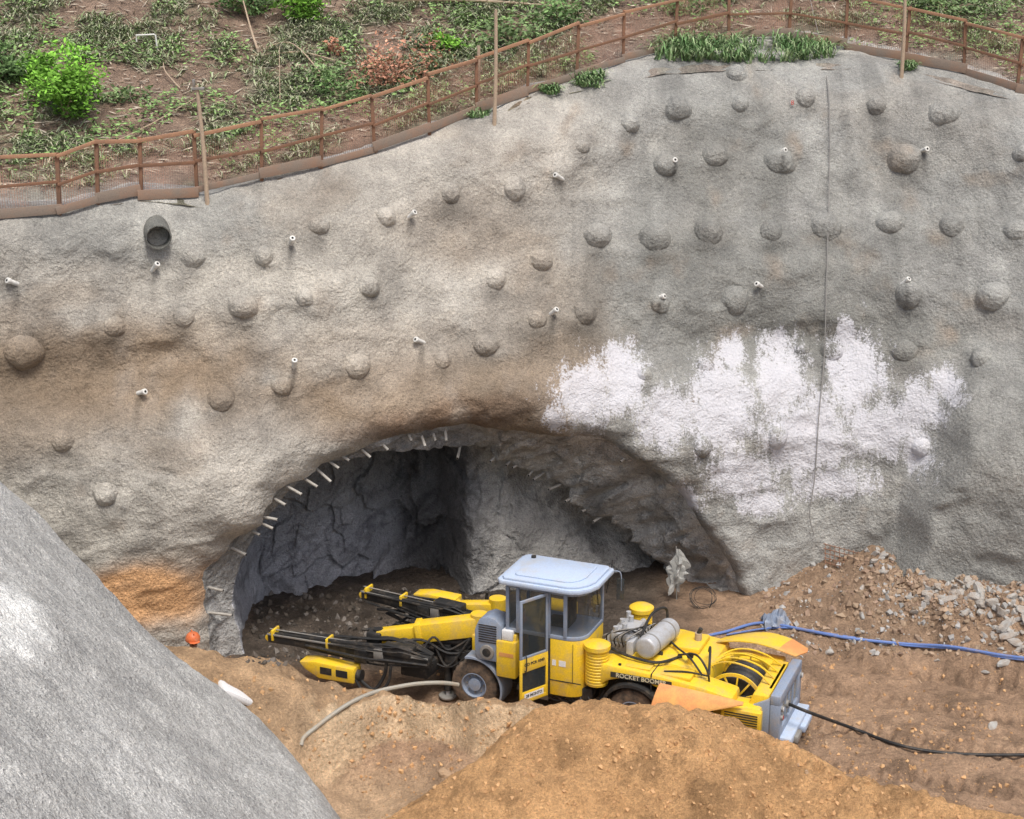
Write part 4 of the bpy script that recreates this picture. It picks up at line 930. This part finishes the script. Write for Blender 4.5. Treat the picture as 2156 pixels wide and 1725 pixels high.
for k_,y in enumerate((-.42,-.14,.12,.38)):
    pp=catmull([Vector(v) for v in ((.56,.18+y*.3,.52),(.32,y*.7,.64),(.0,y*.9,.70),(-.38,y,.62),(-.68,y*1.15,.42))],5)
    for a,b in zip(pp[:-1],pp[1:]): m.beam(a,b+(b-a)*.08,.045,.022,M_yel,.004)
m.tube([(.56,-.5,.50),(.56,.5,.50)],.03,M_yel,smooth=False); m.box(-.76,-.66,-.6,.6,.30,.42,M_yel,.02); m.done("reel_guard",reel)
m=MB(); m.box(-4.12,-3.2,.58,1.04,.52,1.02,M_yel,.06); m.box(-4.10,-2.6,-1.12,-.60,.48,1.20,M_yel,.05); m.box(-4.05,-2.9,-.7,.7,.4,.6,M_dark,.02)
m.prism([(-3.80,.9),(-3.92,1.22),(-4.22,1.22),(-4.22,.9)],-.82,.84,M_yel,.03); m.box(-4.16,-3.4,1.0,1.16,.60,1.0,M_yel,.02)
m.done("rear_body",rig)
m=MB()
for k_ in range(6): m.box(-4.10,-3.47,1.158,1.170,.67+.05*k_,.69+.05*k_,M_dark,0)
m.done("louvre",rig)
def wing(xs,f,m):
    rows=[]
    for t in np.linspace(0,1,14): rows.append([f(t,u) for u in np.linspace(0,1,10)])
    m.skin(rows,xs)
def near(t,u):
    x=-2.2-1.62*t; wv_=1-.82*max(0,(t-.35)/.65); w=(.34*wv_); drop=(.44-.06*t)*wv_; y=1.085+w*u+.04*t; z=1.26-.09*t-drop*(.25*u+.75*u**1.8)+(.05 if t>.5 else 0)*u*(1-wv_)
    return (x+.10*u*(1-t),y,z)
m=MB(); wing(M_org,near,m); m.done("side_flap",rig)
def far(t,u): x=-2.75-1.25*t; y=-.80-.85*u*(.55+.45*math.sin(min(t*1.5+.25,1.3))); z=1.40+.12*math.sin(t*2.6)-.02*t-.10*u*u; return (x-.1*u,y,z)
def fart(t,u):
    a=Vector(far(1,u)); return (a.x+.005-.45*t*(1-.5*abs(u-.5)),a.y+.15*t*(u-.3),a.z+.004-.10*t)
m=MB(); wing(M_yel,far,m); wing(M_org,fart,m); m.done("side_flap",rig)
m=MB(); x=-4.36
m.box(x-.10,x+.10,-.90,.90,1.08,1.28,M_blue,.03); m.box(x-.10,x+.10,.68,.90,.36,1.10,M_blue,.03); m.box(x-.10,x+.10,-.90,-.68,.36,1.10,M_blue,.03); m.box(x-.10,x+.10,-.70,.70,.36,.56,M_blue,.025)
m.box(x+.02,x+.08,-.69,.69,.55,1.10,M_dark,0); m.prism([(x+.1,.42),(x+.1,1.2),(x+.46,1.0),(x+.46,.52)],.76,.89,M_blue,.02); m.prism([(x+.1,.42),(x+.1,1.2),(x+.46,1.0),(x+.46,.52)],-.89,-.76,M_blue,.02)
for k_ in range(8): m.box(x-.05,x+.03,-.69,.69,.58+.065*k_,.605+.065*k_,M_steel,.004)
for y in (-.32,.0,.3): m.box(x-.08,x+.04,y-.025,y+.025,.55,1.10,M_blue,.01)
m.box(x-.32,x+.0,-.76,.82,.26,.42,M_roof,.03); m.box(x-.42,x-.26,-.55,.05,.20,.34,M_roof,.03); m.box(x-.40,x-.28,.25,.6,.24,.38,M_steel,.02); m.cyl((x-.12,.25,.85),(x+.05,.25,.85),.08,M_steel,n=16)
m.done("rear_frame",rig)
for (y,z) in ((.79,1.0),(.79,.82),(-.79,1.0)):
    m=MB(); m.cyl((x-.09,y,z),(x-.14,y,z),.055,M_steel,n=16); m.cyl((x-.139,y,z),(x-.145,y,z),.045,M_white if z>.9 else M_red,n=16); m.done("tail_light",rig)
m=MB()
for k_ in range(9): m.tube([(.7-.17*k_,.9,.75),(.6-.17*k_,1.02,.5+.04*(k_%3)),(.35-.17*k_,.95,.45),(.2-.17*k_,.85,.75)],.022,M_dark,n=6)
m.box(.1,.7,.7,1.05,.42,.58,M_steel,.02); m.box(-.8,-.2,.6,1.0,.5,.8,M_dark,.03); m.done("hydraulic_hose",rig)
for y in (.85,-.85):
    m=MB(); m.cyl((2.35,y,.15),(2.35,y,1.15),.075,M_dark,n=16); m.cyl((2.35,y,.03),(2.35,y,.2),.05,M_silver,n=14); m.cyl((2.35,y,.0),(2.35,y,.05),.19,M_steel,n=20,b=.01); m.box(2.1,2.35,y-.08,y+.08,.7,.95,M_dark,.02); m.done("jack",rig)
def boom(p0,p1,f0,f1,hs,he,hz_,hy,sd,th):
    random.seed(sd)
    b=empty("boom"); b.parent=rig
    p0=Vector(p0);p1=Vector(p1); f0=Vector(f0);f1=Vector(f1)
    m=MB(); m.beam(p0,p0.lerp(p1,.62),th,th*1.15,M_yel,.02); m.beam(p0.lerp(p1,.5),p1,th*.72,th*.82,M_yel,.015); m.beam(p0.lerp(p1,.56),p0.lerp(p1,.62),th*1.1,th*1.25,M_yel,.01); m.cyl(p0+Vector((0,0,-.25)),p0+Vector((0,0,.24)),.18,M_yel); m.cyl(p0+Vector((-.1,0,-.38)),p0.lerp(p1,.55)+Vector((0,0,-.22)),.06,M_dark); m.cyl(p0.lerp(p1,.5)+Vector((0,0,-.2)),p0.lerp(p1,.8)+Vector((0,0,-.15)),.03,M_silver)
    m.box(p1.x-.12,p1.x+.2,p1.y-.18,p1.y+.18,p1.z-.2,p1.z+.12,M_dark,.04); m.cyl(p1+Vector((0,0,-.3)),p1+Vector((0,0,.16)),.10,M_dark); m.done("boom_arm",b)
    d=(f1-f0).normalized(); s=Vector((0,0,1)).cross(d).normalized(); u=d.cross(s); T=Matrix((d,s,u)).transposed().to_4x4()
    m=MB(); m.beam(f0,f1,.22,.17,M_dark,.012)
    for k_ in (-1,1):
        m.beam(f0+s*.12*k_+u*.10,f1+s*.12*k_+u*.10,.03,.035,M_steel if k_>0 else M_dark,.003)
    for k_ in range(16):
        r1=random.uniform(-.34,.34);r2=random.uniform(-.22,.26);t1=random.uniform(.2,.4);t2=random.uniform(.55,.97)
        m.tube([f0+s*r1*.5+u*r2*.5,f0.lerp(f1,t1*.6)+s*r1+u*(r2+.05),f0.lerp(f1,t1)+s*r1*.9+u*r2,f0.lerp(f1,t2)+s*r1*.45+u*r2*.5],random.uniform(.014,.03),M_dark,n=6)
    m.box(-.3,.35,-.14,.14,.05,.26,M_dark,.03,Matrix.Translation(f0.lerp(f1,.18))@T); m.box(-.18,.1,-.17,.17,-.2,.1,M_dark,.03,Matrix.Translation(f0.lerp(f1,.42))@T); m.box(-.10,.1,-.16,.16,-.14,.16,M_steel,.02,Matrix.Translation(f0.lerp(f1,.30))@T)
    m.cyl(f0+d*.5+u*.17,f1+u*.17,.014,M_steel,n=8); m.done("feed_beam",b)
    for q in (f1-d*.12,f0.lerp(f1,.62)):
        m=MB(); m.box(-.025,.025,-.14,.14,-.03,.20,M_yel,.01,Matrix.Translation(q)@T); m.done("drill_guide",b)
    m=MB(); m.cyl(f1-s*.09,f1+s*.09,.075,M_yel,n=16,b=.01); m.done("feed_nose",b)
    m=MB(); m.prism([(hs,hz_+.02),(hs,hz_+.34),(he-.35,hz_+.36),(he,hz_+.30),(he-.12,hz_+.16),(he-.45,hz_)],hy-.17,hy+.17,M_yel,.03)
    for a in (hs+.14,hs+.50): m.box(a,a+.26,hy+.168,hy+.176,hz_+.12,hz_+.27,M_dark,0)
    m.cyl((hs-.1,hy,hz_+.15),(hs+.1,hy,hz_+.15),.12,M_dark); m.tube([(hs,hy,hz_+.1),(hs-.35,hy,hz_-.1),(hs-.55,hy-.1,hz_+.2),(hs-.6,hy-.1,hz_+.5)],.035,M_dark); m.tube([(hs,hy+.1,hz_+.1),(hs-.25,hy+.1,hz_-.18),(hs-.65,hy,hz_+.05),(hs-.7,hy-.1,hz_+.45)],.03,M_dark); m.done("hose_drum_cover",b)
boom((1.75,.60,1.58),(3.75,1.15,1.22),(2.4,1.55,1.05),(6.0,1.62,1.02),3.90,5.15,.46,1.80,3,.34)
boom((1.8,-.45,1.50),(3.2,-.15,1.38),(2.2,.05,1.42),(4.75,-.15,1.48),2.75,3.75,1.22,-.60,5,.27)
random.seed(11)
m=MB()
for k_ in range(36):
    y0=random.uniform(-.6,.9); y1=y0+random.uniform(.0,.7); x1=random.uniform(2.8,4.4); z1=random.uniform(.75,1.3)
    m.tube([(1.85,y0,random.uniform(1.0,1.4)),(2.3,y0+.1,random.uniform(.7,1.5)),((2.3+x1)/2,(y0+y1)/2,random.uniform(.65,1.4)),(x1,y1,z1)],random.uniform(.018,.034),M_dark,n=6)
m.box(2.5,3.1,.9,1.5,.62,.9,M_dark,.04); m.box(2.3,2.7,.3,.8,.6,1.0,M_dark,.05); m.done("boom_hose",rig)
st=RM@Vector((-4.48,.25,.85))
hose([tuple(st),tuple(st+Vector((.35,-.25,-.05))),(1800,1540),(1880,1570),(1960,1587),(2060,1594),(2200,1594)],.032,M_dark,"trailing_cable","black power cable trailing from the drilling rig")
# ---------------------------------------------------------------- small things
b=cast(BV_G,1425,1262)[0]
m=MB(); m.cyl(b-Vector((0,0,.2)),b+Vector((-.05,0,1.3)),.015,M_steel,n=8)
reg(m.done("stake"),"thin steel stake standing in the mud by the tunnel","stake")
V=[];na,nb=16,22
for a in range(na):
    s_=a/(na-1)
    for c in range(nb):
        ph=2*math.pi*c/nb; rr=(.03+.17*math.sin(min(s_*1.25,1)*math.pi*.6)*(.75+.4*math.sin(ph*4+s_*4)))*(1-.4*max(0,s_-.7)); rr*=1+.5*float(vn(c*.9,a*.6,0,3))
        V.append(b+Vector((-.02+math.cos(ph)*rr+.05*math.sin(s_*5),-.03+math.sin(ph)*rr*.7,1.25-(.95+.15*math.sin(ph*2))*s_)))
F=[(a*nb+c,a*nb+(c+1)%nb,(a+1)*nb+(c+1)%nb,(a+1)*nb+c) for a in range(na-1) for c in range(nb)]
reg(mkobj("plastic_sheet",pymesh("plastic_sheet",V,F,[M_bag],False)),"crumpled pale plastic sheet hanging on a steel stake","plastic sheet")
b=cast(BV_G,1480,1275)[0]
if b:
    m=MB(); P=[b+Vector((math.cos(t)*.26*(1+.25*math.sin(t*.7)),math.sin(t)*.25,.20+math.sin(t)*.14*(1+.4*math.sin(t*.31))+.03*math.sin(t*2.3))) for t in np.linspace(0,6.28*5,110)]
    m.tube(P,.006,M_dark,n=5,smooth=False); reg(m.done("wire_coil"),"loose coil of dark wire lying in the mud","wire")
b=cast(BV_W,1780,1165)[0] or Vector((8,34,1)); m=MB(); b=b+Vector((0,-.12,0))
for k_ in range(5): m.cyl(b+Vector((-.55,-.06*k_,.28-.09*k_)),b+Vector((.55,-.06*k_-.1,.0-.09*k_)),.011,M_rust,n=6)
for k_ in range(10): m.cyl(b+Vector((-.5+.11*k_,.02,.28-.028*k_)),b+Vector((-.53+.11*k_,-.28,-.12-.028*k_)),.009,M_rust,n=6)
reg(m.done("rebar_mesh"),"rusty steel reinforcing mesh leaning at the wall foot","rebar")
q=surf(497,1464)
m=MB(); T=Matrix.Translation(q+Vector((0,0,.02)))@Euler((.1,.62,.5)).to_matrix().to_4x4(); m.box(-.36,.36,-.22,.22,-.06,.08,M_white,.05,T); reg(m.done("foam_block"),"white foam slab lying on the edge of the shotcrete bank","foam slab")
b=cast(BV_G,1635,1312)[0]
V=[];n=16
for i in range(n):
    for j in range(n):
        u=i/(n-1)-.5;v=j/(n-1)-.5; V.append(b+Vector((u*.6,v*.6,.03+.20*max(0,1-4*(u*u+v*v))+.16*float(vn(u*9,v*9,0,8)))))
F=[(i*n+j,i*n+j+1,(i+1)*n+j+1,(i+1)*n+j) for i in range(n-1) for j in range(n-1)]
reg(mkobj("tarpaulin",pymesh("tarpaulin",V,F,[M_blue],False)),"crumpled grey blue tarpaulin lying on the mud","tarpaulin")
h=cast(BV_W,1667,216)
text("8",.16,Matrix.Translation(h[0]+Vector((0,-.10,0)))@Euler((math.radians(62),0,0)).to_matrix().to_4x4(),wallo,M_red,"painted_number")
# ---------------------------------------------------------------- person
PY=29.35; rp=ray(405,1330); ZT=CZ+rp.z/rp.y*PY; gp=float(gz(rp.x/rp.y*PY,PY)[0]); pb=Vector((PY*rp.x/rp.y,PY,ZT-1.82)); person=empty("person",pb,math.radians(25)); reg(person,"worker in orange hard hat standing behind the earth bank","person")
print("PERSON",pb,"ground",gp)
J={'pel':(0,0,.92,.14),'wst':(0,0,1.08,.13),'chs':(0,-.01,1.28,.155),'nck':(0,0,1.42,.06),'hd0':(0,-.01,1.50,.075),'hd1':(0,-.02,1.60,.095),'hd2':(0,-.01,1.67,.08),
 'lh':(.10,0,.86,.09),'lk':(.11,-.03,.48,.06),'la':(.12,.0,.09,.042),'lt':(.13,-.16,.04,.038),'rh':(-.10,0,.86,.09),'rk':(-.11,-.02,.48,.06),'ra':(-.12,.02,.09,.042),'rt':(-.13,-.14,.04,.038),
 'ls':(.18,0,1.36,.06),'le':(.25,-.02,1.08,.045),'lw':(.27,-.14,.86,.03),'lp':(.275,-.18,.79,.034),'rs':(-.18,0,1.36,.06),'re':(-.25,-.02,1.08,.045),'rw':(-.27,-.12,.86,.03),'rp':(-.275,-.16,.79,.034)}
Ed=[('pel','wst'),('wst','chs'),('chs','nck'),('nck','hd0'),('hd0','hd1'),('hd1','hd2'),('pel','lh'),('lh','lk'),('lk','la'),('la','lt'),('pel','rh'),('rh','rk'),('rk','ra'),('ra','rt'),('chs','ls'),('ls','le'),('le','lw'),('lw','lp'),('chs','rs'),('rs','re'),('re','rw'),('rw','rp')]
for sx,w in ((1,'lp'),(-1,'rp')):
    for f_,(dx,ln) in enumerate([(-.026,.07),(-.009,.082),(.009,.078),(.025,.062)]):
        n1=w+'f%d'%f_;n2=n1+'b'; p=J[w]; J[n1]=(p[0]+dx,p[1]-.02,p[2]-.045,.010); J[n2]=(p[0]+dx,p[1]-.012,p[2]-.045-ln*.6,.008); Ed+=[(w,n1),(n1,n2)]
    p=J[w]; J[w+'t']=(p[0]-sx*.035,p[1]-.035,p[2]-.02,.010); Ed.append((w,w+'t'))
kl=list(J); me=bpy.data.meshes.new("body"); me.from_pydata([J[k_][:3] for k_ in kl],[(kl.index(a),kl.index(b_)) for a,b_ in Ed],[])
bo=mkobj("body",me,person); bo.modifiers.new("s",'SKIN'); bo.modifiers.new("u",'SUBSURF').levels=2
for i,k_ in enumerate(kl): me.skin_vertices[0].data[i].radius=(J[k_][3],J[k_][3]); me.skin_vertices[0].data[i].use_root=(k_=='pel')
bpy.context.view_layer.update(); me2=bpy.data.meshes.new_from_object(bo.evaluated_get(bpy.context.evaluated_depsgraph_get())); bo.modifiers.clear(); bo.data=me2
me2.materials.clear()
for mt in (M_cloth,M_skin,M_vest): me2.materials.append(mt)
for p in me2.polygons:
    c=p.center; p.material_index=1 if (c.z>1.43 or (c.z<.86 and abs(c.x)>.2)) else (2 if c.z>.95 else 0); p.use_smooth=True
m=MB(); m.lathe([(-.02,.145),(.0,.15),(.05,.142),(.11,.11),(.145,.06),(.155,0)],(0,-.01,1.66),M_helm,n=28,axis='z'); m.prism([(-.12,-.05),(.12,-.05),(.10,-.18),(.04,-.22),(-.04,-.22),(-.10,-.18)],1.64,1.655,M_helm,.004,'z'); m.box(-.012,.012,-.12,.10,1.785,1.825,M_helm,.005); m.done("helmet",person)
m=MB()
for sx in (-1,1):
    m.cyl((sx*.034,-.100,1.585),(sx*.034,-.112,1.585),.011,M_hole,n=10); m.cyl((sx*.092,.0,1.57),(sx*.105,.005,1.58),.022,M_skin,n=10)
m.prism([(-.016,1.535),(.016,1.535),(.006,1.59),(-.006,1.59)],-.135,-.10,M_skin,.004); m.box(-.022,.022,-.108,-.104,1.512,1.519,M_red,.001); m.done("face",person)
# ---------------------------------------------------------------- light
w=bpy.data.worlds.new("World"); SC.world=w; w.use_nodes=True; nt=w.node_tree; bg=nt.nodes["Background"]
sky=nt.nodes.new("ShaderNodeTexSky"); sky.sky_type='NISHITA'; sky.sun_disc=False; SE=math.radians(66); SR=math.radians(162)
sky.sun_elevation=SE; sky.sun_rotation=SR; sky.dust_density=5; sky.air_density=1.0; sky.ozone_density=.8
nt.links.new(sky.outputs[0],bg.inputs[0]); bg.inputs[1].default_value=.15
sun=bpy.data.lights.new("sun",'SUN'); sun.energy=2.7; sun.angle=math.radians(20); sun.color=(1,.98,.94); so=bpy.data.objects.new("sun",sun); COLL.objects.link(so)
dv=Vector((math.sin(SR)*math.cos(SE),math.cos(SR)*math.cos(SE),math.sin(SE))); so.rotation_euler=dv.to_track_quat('Z','Y').to_euler()
SC.view_settings.view_transform='Standard'; SC.view_settings.look='None'; SC.view_settings.exposure=0
